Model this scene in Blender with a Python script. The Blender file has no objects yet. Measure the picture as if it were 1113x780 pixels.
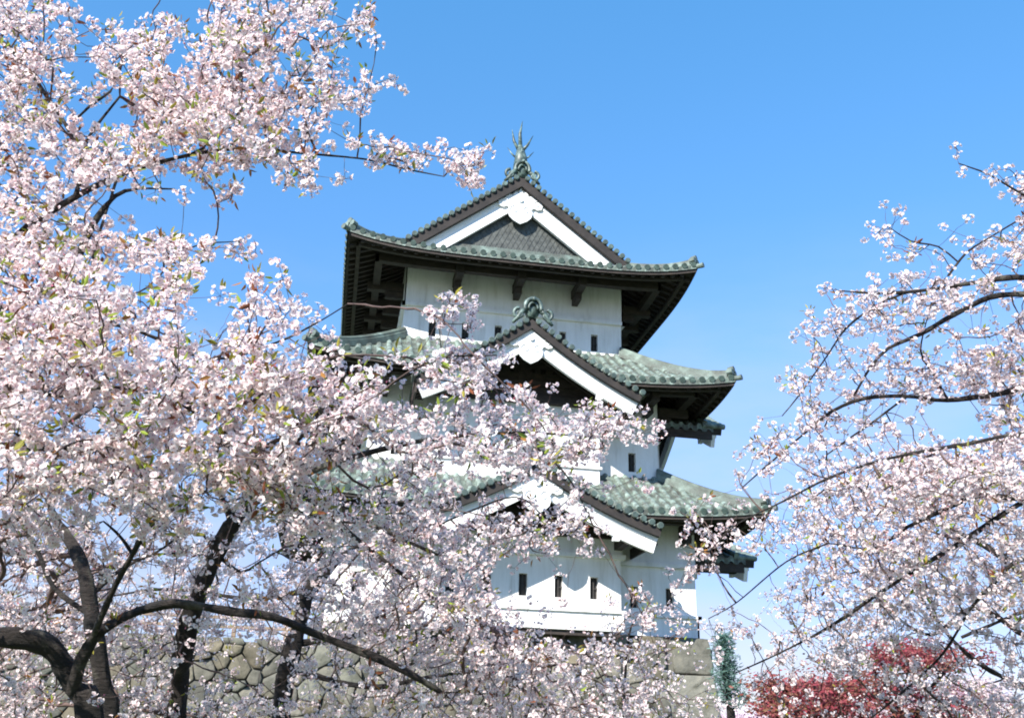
import bpy, math, random
import numpy as np
from mathutils import Vector, Matrix

random.seed(7)
rng = np.random.default_rng(11)
R = math.radians
scene = bpy.context.scene
COL = scene.collection

# ------------------------------------------------------------------ camera
CAM = np.array([-5.51, -30.489, -3.021])
YAW, PITCH, ROLL, FPX = 0.167, 0.365, 0.030, 1071.0
PW, PH = 1113.0, 780.0
_c, _s, _cp, _sp = math.cos(YAW), math.sin(YAW), math.cos(PITCH), math.sin(PITCH)
CF = np.array([_s*_cp, _c*_cp, _sp])
_R = np.array([_c, -_s, 0.0]); _U = np.cross(_R, CF)
CR = _R*math.cos(ROLL) + _U*math.sin(ROLL)
CU = -_R*math.sin(ROLL) + _U*math.cos(ROLL)
cam_data = bpy.data.cameras.new('camera'); cam = bpy.data.objects.new('camera', cam_data); COL.objects.link(cam)
cam.matrix_world = Matrix(((CR[0], CU[0], -CF[0], CAM[0]), (CR[1], CU[1], -CF[1], CAM[1]),
                           (CR[2], CU[2], -CF[2], CAM[2]), (0, 0, 0, 1)))
cam_data.sensor_width = 36; cam_data.lens = FPX/PW*36; cam_data.clip_end = 6000; cam_data.clip_start = .05
scene.camera = cam

# ------------------------------------------------------------------ light
SUN_EL, SUN_AZ = 37.0, 40.0       # azimuth: degrees to the left of straight behind the viewer (world -y)
world = bpy.data.worlds.new('World'); scene.world = world; world.use_nodes = True
nt = world.node_tree; nt.nodes.clear()
wo = nt.nodes.new('ShaderNodeOutputWorld'); bg = nt.nodes.new('ShaderNodeBackground')
sky = nt.nodes.new('ShaderNodeTexSky'); sky.sky_type = 'NISHITA'; sky.sun_disc = False
sky.sun_elevation = R(SUN_EL); sky.sun_rotation = R(180+SUN_AZ)
sky.air_density = 1.0; sky.dust_density = 0.0; sky.ozone_density = 3.0; sky.altitude = 1500
bg.inputs['Strength'].default_value = 0.15
hsv = nt.nodes.new('ShaderNodeHueSaturation'); hsv.inputs['Saturation'].default_value = 1.15; hsv.inputs['Hue'].default_value = .496; hsv.inputs['Value'].default_value = .93
nt.links.new(sky.outputs[0], hsv.inputs['Color'])
# thin low cloud veil
tc = nt.nodes.new('ShaderNodeTexCoord'); mp = nt.nodes.new('ShaderNodeMapping'); mp.inputs['Scale'].default_value = (2.2, 2.2, 7.0)
nz = nt.nodes.new('ShaderNodeTexNoise'); nz.inputs['Scale'].default_value = 1.3; nz.inputs['Detail'].default_value = 6; nz.inputs['Roughness'].default_value = .55
cr = nt.nodes.new('ShaderNodeValToRGB'); cr.color_ramp.elements[0].position = .36; cr.color_ramp.elements[1].position = .60
sep = nt.nodes.new('ShaderNodeSeparateXYZ')
mr = nt.nodes.new('ShaderNodeMapRange'); mr.inputs['From Min'].default_value = .48; mr.inputs['From Max'].default_value = .12
mr.inputs['To Min'].default_value = 0.0; mr.inputs['To Max'].default_value = .6
mul = nt.nodes.new('ShaderNodeMath'); mul.operation = 'MULTIPLY'
mix = nt.nodes.new('ShaderNodeMix'); mix.data_type = 'RGBA'; mix.inputs[7].default_value = (2.05, 2.2, 2.4, 1)
nt.links.new(tc.outputs['Generated'], mp.inputs['Vector']); nt.links.new(mp.outputs[0], nz.inputs['Vector'])
nt.links.new(nz.outputs['Fac'], cr.inputs['Fac']); nt.links.new(tc.outputs['Generated'], sep.inputs[0])
nt.links.new(sep.outputs['Z'], mr.inputs['Value']); nt.links.new(cr.outputs['Color'], mul.inputs[0])
nt.links.new(mr.outputs[0], mul.inputs[1]); nt.links.new(mul.outputs[0], mix.inputs[0])
sm = nt.nodes.new('ShaderNodeMix'); sm.data_type = 'RGBA'; sm.blend_type = 'MULTIPLY'; sm.inputs[0].default_value = 1
sr = nt.nodes.new('ShaderNodeValToRGB'); e = sr.color_ramp.elements
e[0].position = 0.0; e[0].color = (.36, .29, .33, 1); e[1].position = .72; e[1].color = (.92, 1.22, 1.18, 1)
q = e.new(.15); q.color = (.60, .47, .54, 1); q = e.new(.35); q.color = (.90, .84, .87, 1)
nt.links.new(sep.outputs['Z'], sr.inputs['Fac']); nt.links.new(hsv.outputs[0], sm.inputs[6]); nt.links.new(sr.outputs['Color'], sm.inputs[7])
nt.links.new(sm.outputs[2], mix.inputs[6]); nt.links.new(mix.outputs[2], bg.inputs['Color'])
nt.links.new(bg.outputs[0], wo.inputs['Surface'])
sd = bpy.data.lights.new('sun', 'SUN'); sd.energy = 4.0; sd.angle = R(.5); sd.color = (1, .95, .87)
sun = bpy.data.objects.new('sun', sd); COL.objects.link(sun)
ldir = Vector((math.sin(R(SUN_AZ))*math.cos(R(SUN_EL)), math.cos(R(SUN_AZ))*math.cos(R(SUN_EL)), -math.sin(R(SUN_EL))))
sun.rotation_euler = ldir.to_track_quat('-Z', 'Y').to_euler()
scene.view_settings.view_transform = 'Standard'; scene.view_settings.look = 'None'
scene.cycles.filter_width = 1.9
scene.view_settings.exposure = 1.32; scene.view_settings.gamma = 1

# ------------------------------------------------------------------ materials
def ramp(nt, fac, stops):
    r = nt.nodes.new('ShaderNodeValToRGB'); e = r.color_ramp.elements
    while len(e) < len(stops): e.new(.5)
    for i, (p, c) in enumerate(stops): e[i].position = p; e[i].color = (*c, 1)
    nt.links.new(fac, r.inputs['Fac']); return r.outputs['Color']

def noise(nt, scale, detail=5, rough=.6, stretch=(1, 1, 1)):
    t = nt.nodes.new('ShaderNodeTexCoord'); m = nt.nodes.new('ShaderNodeMapping'); m.inputs['Scale'].default_value = stretch
    n = nt.nodes.new('ShaderNodeTexNoise'); n.inputs['Scale'].default_value = scale
    n.inputs['Detail'].default_value = detail; n.inputs['Roughness'].default_value = rough
    nt.links.new(t.outputs['Object'], m.inputs[0]); nt.links.new(m.outputs[0], n.inputs['Vector'])
    return n.outputs['Fac']

def mat(name, stops, scale=2, rough=.8, bump=0, bscale=20, stretch=(1, 1, 1), metallic=0, attr=False, detail=6, bstretch=(1, 1, 1)):
    m = bpy.data.materials.new(name); m.use_nodes = True; nt = m.node_tree
    b = nt.nodes['Principled BSDF']; b.inputs['Roughness'].default_value = rough; b.inputs['Metallic'].default_value = metallic
    c = ramp(nt, noise(nt, scale, detail, .6, stretch), stops)
    if attr:
        a = nt.nodes.new('ShaderNodeAttribute'); a.attribute_name = 'col'
        x = nt.nodes.new('ShaderNodeMix'); x.data_type = 'RGBA'; x.blend_type = 'MULTIPLY'; x.inputs[0].default_value = 1
        nt.links.new(a.outputs['Color'], x.inputs[6]); nt.links.new(c, x.inputs[7]); c = x.outputs[2]
    nt.links.new(c, b.inputs['Base Color'])
    if bump:
        n = noise(nt, bscale, 6, .65, bstretch); bp = nt.nodes.new('ShaderNodeBump'); bp.inputs['Strength'].default_value = bump
        bp.inputs['Distance'].default_value = .05
        nt.links.new(n, bp.inputs['Height']); nt.links.new(bp.outputs[0], b.inputs['Normal'])
    return m

M = {}
M['plaster'] = mat('plaster', [(.28, (.60, .59, .56)), (.42, (.76, .755, .735)), (.6, (.82, .815, .80)), (.8, (.85, .85, .84))], 1.4, .85, .3, 5, (1.6, 1.6, .28))
def streaks(m):
    nt = m.node_tree; b = nt.nodes['Principled BSDF']; src = b.inputs['Base Color'].links[0].from_socket
    c = ramp(nt, noise(nt, 5, 7, .7, (1, 1, .07)), [(.36, (.84, .83, .805)), (.52, (1, 1, 1))]); k = ramp(nt, noise(nt, .9, 3), [(.42, (1, 1, 1)), (.62, (0, 0, 0))])
    x = nt.nodes.new('ShaderNodeMix'); x.data_type = 'RGBA'; x.blend_type = 'MULTIPLY'
    nt.links.new(k, x.inputs[0]); nt.links.new(src, x.inputs[6]); nt.links.new(c, x.inputs[7]); nt.links.new(x.outputs[2], b.inputs['Base Color'])
streaks(M['plaster'])
M['plaster_trim'] = mat('plaster_trim', [(.3, (.80, .80, .79)), (.7, (.86, .86, .86))], 2, .7, .1, 8)
M['copper'] = mat('copper_tiles', [(.32, (.05, .048, .042)), (.44, (.105, .12, .105)), (.56, (.18, .235, .205)), (.74, (.34, .42, .37))], 3.0, .55, .4, 12, (1.2, 1.2, 1.2), .0)
M['copper_pan'] = mat('copper_channels', [(.32, (.05, .05, .042)), (.5, (.09, .11, .09)), (.72, (.18, .24, .20))], 2.5, .6, .4, 12)
M['ridge'] = mat('copper_ridge', [(.3, (.06, .06, .05)), (.52, (.11, .14, .12)), (.75, (.24, .32, .28))], 1.8, .55, .3, 12)
M['copper_end'] = mat('copper_ends', [(.3, (.03, .045, .04)), (.6, (.08, .12, .105)), (.8, (.20, .28, .25))], 4, .5)
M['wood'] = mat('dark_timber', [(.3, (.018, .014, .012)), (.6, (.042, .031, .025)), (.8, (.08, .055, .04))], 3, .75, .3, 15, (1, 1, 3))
M['fascia'] = mat('shade_dark_fascia', [(.3, (.012, .010, .010)), (.7, (.035, .028, .025))], 3, .8)  # brown boards coloured near black, standing in for shade under the verge tiles
M['hole'] = mat('dark_shutter', [(.3, (.02, .02, .02)), (.7, (.05, .045, .04))], 3, .8)
M['lattice'] = mat('copper_lattice', [(.35, (.045, .05, .047)), (.65, (.10, .108, .10))], 6, .6)
M['finial'] = mat('finial_bronze', [(.3, (.02, .035, .03)), (.5, (.07, .10, .09)), (.72, (.24, .34, .30))], 5, .45)
M['stone'] = mat('stone', [(.25, (.35, .36, .30)), (.5, (.8, .8, .76)), (.8, (1.15, 1.12, 1.02))], 3.5, .95, 1.0, 6, attr=True, detail=9)
M['gap'] = mat('stone_gap', [(.3, (.07, .068, .055)), (.7, (.13, .125, .10))], 4, .95)
M['bark'] = mat('cherry_bark', [(.38, (.010, .008, .007)), (.57, (.032, .024, .021)), (.70, (.12, .115, .09))], 5, .9, 1.0, 16, (1, 1, .6), bstretch=(1, 1, 3.5))
M['twig'] = mat('twig_bark', [(.3, (.05, .032, .030)), (.7, (.13, .085, .075))], 8, .85)
M['grass'] = mat('ground_grass', [(.3, (.03, .05, .015)), (.6, (.07, .10, .03)), (.8, (.12, .12, .06))], .8, .95, .5, 6)
M['fence'] = mat('weathered_wood', [(.3, (.16, .11, .075)), (.7, (.30, .22, .15))], 4, .85)

def petal_mat(name, transl=.35, gain=1.0):
    m = bpy.data.materials.new(name); m.use_nodes = True; nt = m.node_tree; nt.nodes.clear()
    o = nt.nodes.new('ShaderNodeOutputMaterial'); d = nt.nodes.new('ShaderNodeBsdfDiffuse'); t = nt.nodes.new('ShaderNodeBsdfTranslucent')
    a = nt.nodes.new('ShaderNodeAttribute'); a.attribute_name = 'col'; mx = nt.nodes.new('ShaderNodeMixShader'); mx.inputs[0].default_value = transl
    n = noise(nt, 30, 2); rr = ramp(nt, n, [(.3, (.95*gain,)*3), (.7, (1.0*gain,)*3)])
    x = nt.nodes.new('ShaderNodeMix'); x.data_type = 'RGBA'; x.blend_type = 'MULTIPLY'; x.inputs[0].default_value = 1
    nt.links.new(a.outputs['Color'], x.inputs[6]); nt.links.new(rr, x.inputs[7])
    nt.links.new(x.outputs[2], d.inputs[0]); nt.links.new(x.outputs[2], t.inputs[0])
    nt.links.new(d.outputs[0], mx.inputs[1]); nt.links.new(t.outputs[0], mx.inputs[2]); nt.links.new(mx.outputs[0], o.inputs[0])
    return m
M['petal'] = petal_mat('blossom_petals', .5)
M['leaf'] = petal_mat('young_leaves', .4)

# ------------------------------------------------------------------ mesh helpers
class MB:
    """collects geometry for ONE mesh"""
    def __init__(s): s.v = []; s.f = []; s.mi = []
    def add(s, verts, faces, mi=0):
        b = len(s.v); s.v += [tuple(map(float, p)) for p in verts]; s.f += [tuple(i+b for i in q) for q in faces]
        s.mi += list(mi) if hasattr(mi, '__len__') else [mi]*len(faces)
    def box(s, x0, x1, y0, y1, z0, z1):
        s.add([(x0,y0,z0),(x1,y0,z0),(x1,y1,z0),(x0,y1,z0),(x0,y0,z1),(x1,y0,z1),(x1,y1,z1),(x0,y1,z1)],
              [(0,3,2,1),(4,5,6,7),(0,1,5,4),(1,2,6,5),(2,3,7,6),(3,0,4,7)])
    def grid(s, rows, cm=None):
        n = len(rows[0]); vs = [p for r in rows for p in r]; fs = []
        for j in range(len(rows)-1):
            for i in range(n-1):
                fs.append((j*n+i, j*n+i+1, (j+1)*n+i+1, (j+1)*n+i))
        s.add(vs, fs, [cm[i % (n-1)] for i in range(len(fs))] if cm else 0)
    def tube(s, pts, rad, n=8, cap=True, flat=1.0, mi=0):
        pts = [Vector(p) for p in pts]
        if not hasattr(rad, '__len__'): rad = [rad]*len(pts)
        up = Vector((.13, .31, .94)); rings = []
        d0 = (pts[1]-pts[0]).normalized()
        a = d0.cross(up)
        if a.length < 1e-3: a = d0.cross(Vector((1, 0, 0)))
        a.normalize()
        for i, p in enumerate(pts):
            d = (pts[min(i+1, len(pts)-1)]-pts[max(i-1, 0)])
            if d.length < 1e-9: d = d0
            d.normalize(); a = (a-d*a.dot(d)).normalized(); b = d.cross(a)
            rings.append([p+(a*math.cos(t)+b*math.sin(t)*flat)*rad[i] for t in [2*math.pi*k/n for k in range(n)]])
        vs = [q for r in rings for q in r]; fs = []
        for j in range(len(pts)-1):
            for k in range(n): fs.append((j*n+k, j*n+(k+1) % n, (j+1)*n+(k+1) % n, (j+1)*n+k))
        if cap: fs.append(tuple(range(n-1, -1, -1))); fs.append(tuple((len(pts)-1)*n+k for k in range(n)))
        s.add(vs, fs, mi)
    def prism(s, poly, y0, y1):      # poly in x,z
        n = len(poly)
        s.add([(x, y0, z) for x, z in poly]+[(x, y1, z) for x, z in poly],
              [tuple(range(n)), tuple(range(2*n-1, n-1, -1))]+[(i, i+n, (i+1) % n+n, (i+1) % n) for i in range(n)])
    def xf(s, fn): s.v = [tuple(fn(*p)) for p in s.v]; return s
    def build(s, name, m, parent=None, smooth=False, bevel=0):
        me = bpy.data.meshes.new(name); me.from_pydata(s.v, [], s.f)
        if not isinstance(m, (list, tuple)): me.validate()
        else: me.polygons.foreach_set('material_index', s.mi)
        me.update()
        if isinstance(m, (list, tuple)):
            for x in m: me.materials.append(x)
        else: me.materials.append(m)
        if smooth: me.polygons.foreach_set('use_smooth', [True]*len(me.polygons))
        o = bpy.data.objects.new(name, me); COL.objects.link(o)
        if parent: o.parent = parent
        if bevel:
            b = o.modifiers.new('bevel', 'BEVEL'); b.width = bevel; b.segments = 2; b.limit_method = 'ANGLE'
        return o

def tag(o, label=None, cat=None, group=None, kind=None):
    if label: o['label'] = label
    if cat: o['category'] = cat
    if group: o['group'] = group
    if kind: o['kind'] = kind
    return o
def empty(name, loc=(0, 0, 0)):
    o = bpy.data.objects.new(name, None); COL.objects.link(o); o.location = loc; o.empty_display_size = .2; return o

# ------------------------------------------------------------------ ground
g = MB(); n = 40; S = 2500
rows = []
for j in range(n+1):
    r = []
    for i in range(n+1):
        a = (i/n*2-1); b = (j/n*2-1); x = S*a*abs(a)**1.6; y = S*b*abs(b)**1.6
        r.append((x, y, -4.75+.08*math.sin(x*.3)*math.cos(y*.27)))
    rows.append(r)
g.grid(rows); tag(g.build('ground', M['grass'], smooth=True), kind='structure')
g = MB(); g.box(-70, 5.75, .6, 60, -4.9, -.66); tag(g.build('terrain', M['grass']), kind='structure')

# ------------------------------------------------------------------ stone wall
def clip(poly, nx, ny, c):            # keep nx*x+ny*y<=c
    out = []
    for i in range(len(poly)):
        p, q = poly[i], poly[(i+1) % len(poly)]
        dp = nx*p[0]+ny*p[1]-c; dq = nx*q[0]+ny*q[1]-c
        if dp <= 0: out.append(p)
        if (dp < 0 < dq) or (dq < 0 < dp):
            t = dp/(dp-dq); out.append((p[0]+(q[0]-p[0])*t, p[1]+(q[1]-p[1])*t))
    return out
def stones(u0, u1, vtop, v0, place, cell, quoin=None, seed=1):
    """irregular fitted stones; place(u, v, out) -> world"""
    rr = random.Random(seed); pts = []
    nu = int((u1-u0)/cell)
    nv = int((max(vtop(u0), vtop(u1))-v0)/(cell*.78))+2
    for j in range(-1, nv+1):
        for i in range(-1, nu+2):
            k = rr.choice((.7, 1.0, 1.0, 1.0))
            pts.append((u0+(i+.5*(j % 2)+rr.uniform(-.42, .42))*cell, v0+(j+rr.uniform(-.40, .40))*cell*.72))
            if rr.random() < .22: pts.append((pts[-1][0]+rr.uniform(.3, .5)*cell, pts[-1][1]+rr.uniform(.3, .5)*cell))
    V, F, Cc = [], [], []
    P_ = np.array(pts); wt = {p: rr.uniform(-.09, .09)*cell*cell for p in pts}
    cells = []
    ql = quoin
    for (px, py) in pts:
        if not (u0-.2 < px < u1+.2 and py < vtop(px)+.1 and py > v0-.2): continue
        d = np.hypot(P_[:, 0]-px, (P_[:, 1]-py)); idx = np.argsort(d)[1:16]
        poly = [(px-2, py-2), (px+2, py-2), (px+2, py+2), (px-2, py+2)]
        for k in idx:
            qx, qy = P_[k]; nx, ny = qx-px, qy-py; c = (qx*qx+qy*qy-px*px-py*py)/2+(wt[(px, py)]-wt[pts[k]])
            poly = clip(poly, nx, ny, c)
            if len(poly) < 3: break
        if len(poly) < 3: continue
        lim = u1
        if ql:
            lim = u1-ql(py)
        poly = clip(poly, -1, 0, -u0); poly = clip(poly, 1, 0, lim) if len(poly) > 2 else poly
        poly = clip(poly, 0, 1, vtop(px)) if len(poly) > 2 else poly
        if len(poly) > 2: cells.append(poly)
    if ql:
        v = v0; k = 0
        tops = vtop(u1)
        while v < tops-.15:
            h = 1.05+.3*rr.random(); h = min(h, tops-v)
            w = 2.1 if k % 2 == 0 else 1.2
            cells.append([(u1-w, v+rr.uniform(-.03, .03)), (u1, v), (u1, v+h), (u1-w, v+h+rr.uniform(-.03, .03))]); v += h; k += 1
    for poly in cells:
        a = abs(sum(p[0]*q[1]-q[0]*p[1] for p, q in zip(poly, poly[1:]+poly[:1])))/2
        if a < .02: continue
        cx = sum(p[0] for p in poly)/len(poly); cy = sum(p[1] for p in poly)/len(poly)
        # subdivide the outline
        out = []
        for p, q in zip(poly, poly[1:]+poly[:1]):
            L = math.hypot(q[0]-p[0], q[1]-p[1]); m = max(1, int(L/.16))
            for s in range(m): out.append((p[0]+(q[0]-p[0])*s/m, p[1]+(q[1]-p[1])*s/m))
        # round corners
        sm = [((o[0]*9+a_[0]+b_[0])/11, (o[1]*9+a_[1]+b_[1])/11) for o, a_, b_ in zip(out, out[-1:]+out[:-1], out[1:]+out[:1])]
        size = math.sqrt(a); off = rr.uniform(-.03, .05)
        tilt = (rr.uniform(-.2, .2), rr.uniform(-.2, .2))
        base = len(V); n = len(sm)
        ph = [rr.uniform(0, 6.28) for _ in range(3)]
        def P(k, dep):
            r = []
            for (x, y) in sm:
                X = cx+(x-cx)*k; Y = cy+(y-cy)*k
                w = .022*math.sin(X*9+ph[0])+.022*math.sin(Y*11+ph[1])+.016*math.sin((X+Y)*19+ph[2])+.012*math.sin((X-Y)*31+ph[0])
                r.append(place(X, Y, dep+off+w+tilt[0]*(X-cx)+tilt[1]*(Y-cy)))
            return r
        ks = max(.5, 1-.006/size*2)
        for k, dep in ((ks, -.16), (ks*.995, -.02), (ks*.97, .018), (ks*.9, .035), (ks*.5, .05)): V += P(k, dep)
        V.append(place(cx, cy, .055+off))
        for l in range(4):
            for i in range(n):
                j = (i+1) % n; F.append((base+l*n+i, base+l*n+j, base+(l+1)*n+j, base+(l+1)*n+i))
        for i in range(n): F.append((base+4*n+i, base+4*n+(i+1) % n, base+5*n))
        t = rr.random()
        col = [(.26, .245, .205), (.22, .22, .185), (.29, .25, .185), (.18, .175, .15), (.30, .28, .24), (.24, .215, .16)][rr.randrange(6)]
        if len(poly) == 4 and a > .9: col = (.235, .23, .20)
        kk = rr.uniform(.52, .86); Cc += [(col[0]*kk, col[1]*kk, col[2]*kk, 1)]*(5*n+1)
    return V, F, Cc
def mesh_col(name, V, F, C_, m, parent=None, smooth=False):
    me = bpy.data.meshes.new(name); me.from_pydata([tuple(p) for p in V], [], F)
    at_ = me.color_attributes.new('col', 'FLOAT_COLOR', 'POINT'); at_.data.foreach_set('color', np.array(C_, 'f').ravel())
    me.materials.append(m)
    if smooth: me.polygons.foreach_set('use_smooth', [True]*len(me.polygons))
    o = bpy.data.objects.new(name, me); COL.objects.link(o)
    if parent: o.parent = parent
    return o

BAT = .20
XE = 6.0
sw = empty('stone_wall', (0, -.3, -4.75)); tag(sw, 'massive dry stone castle rampart of fitted grey and tan boulders below the white tower', 'stone wall')
def pl_front(u, v, o): return (u+0*v, -.42+BAT*v-o, v)
# (world offsets are relative to the Empty)
def rel(fn): return lambda u, v, o: tuple(np.array(fn(u, v, o))-np.array((0, -.3, -4.75)))
V, F, Cc = stones(-34, XE, lambda u: -.03 if u > -6.2 else -.62, -4.8, rel(lambda u, v, o: (u-(BAT*.15*v if u > 5 else 0), -.42+BAT*v-o, v)), .64,
                  quoin=lambda v: 1.45, seed=5)
mesh_col('wall_face', V, F, Cc, M['stone'], sw, smooth=True)
V, F, Cc = stones(-.3, 16, lambda u: -.03, -4.8, rel(lambda u, v, o: (XE-.03*v+o, u+(BAT*v*.9 if u < 1 else 0), v)), .75, seed=9)
mesh_col('wall_face', V, F, Cc, M['stone'], sw, smooth=True)
g = MB()
for (x0, x1, zt) in ((-34, -6.2, -.72), (-6.2, XE-.1, -.1)):
    g.add([(x0, -.28+BAT*-4.8, -4.8), (x1, -.28+BAT*-4.8, -4.8), (x1, -.28+BAT*zt, zt), (x0, -.28+BAT*zt, zt),
           (x0, 1.2 if zt < -.5 else 15.5, -4.8), (x1, 1.2 if zt < -.5 else 15.5, -4.8), (x1, 1.2 if zt < -.5 else 15.5, zt), (x0, 1.2 if zt < -.5 else 15.5, zt)],
          [(0,1,2,3), (3,2,6,7), (1,5,6,2), (0,3,7,4), (4,7,6,5)])
g.xf(lambda x, y, z: (x, y+.3, z+4.75)); g.build('wall_core', M['gap'], sw)

# timber rail fence on the rampart
fe = empty('wooden_fence', (-12, .35, -.62)); tag(fe, 'low weathered timber rail fence along the top of the stone rampart', 'fence')
for z in (.62, .36):
    b = MB(); b.box(-16, 5.4, -.035, .035, z-.045, z+.045); b.build('rail', M['fence'], fe, bevel=.008)
for i in range(15):
    b = MB(); b.box(-15.9+i*1.5, -15.78+i*1.5, -.05, .07, -.1, .74); b.build('post', M['fence'], fe, bevel=.01)

# ------------------------------------------------------------------ castle tower
YC = 4.9
tower = empty('castle_tower', (0, 0, 0))
tag(tower, 'white three storey Japanese castle tower with green copper tiled roofs and triangular gables', 'castle tower')
def side_xf(k):      # facade-local (x along, y outward negative from centre, z) -> world
    def f(x, y, z):
        for _ in range(k): x, y = -y, x
        return (x, y+YC, z)
    return f
KNEE = 2.13
def prof(t, a=.5, b=.048):
    if a < .4 and t > KNEE: return a*KNEE+b*KNEE*KNEE+.77*(t-KNEE)      # top roof: steeper above the knee
    return a*t+b*t*t
PIT = .34
SMP = [-.5, -.27, -.24, -.17, -.09, 0, .09, .17, .24, .27]
def corr(d):         # d in pitches from the roll centre
    x = abs(d)*PIT
    return .085*math.sqrt(max(0, 1-(x/.092)**2))-.012*(x > .092)
def course(t, step=.42): return .028*(1-((t/step) % 1.0))
def roof_z(A, B, L, z0, pa, pb, a, t):
    return z0+prof(t, pa, pb)+L*(min(1, abs(a)/A)**4)*(max(0, (B-t)/B)**4)

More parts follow.
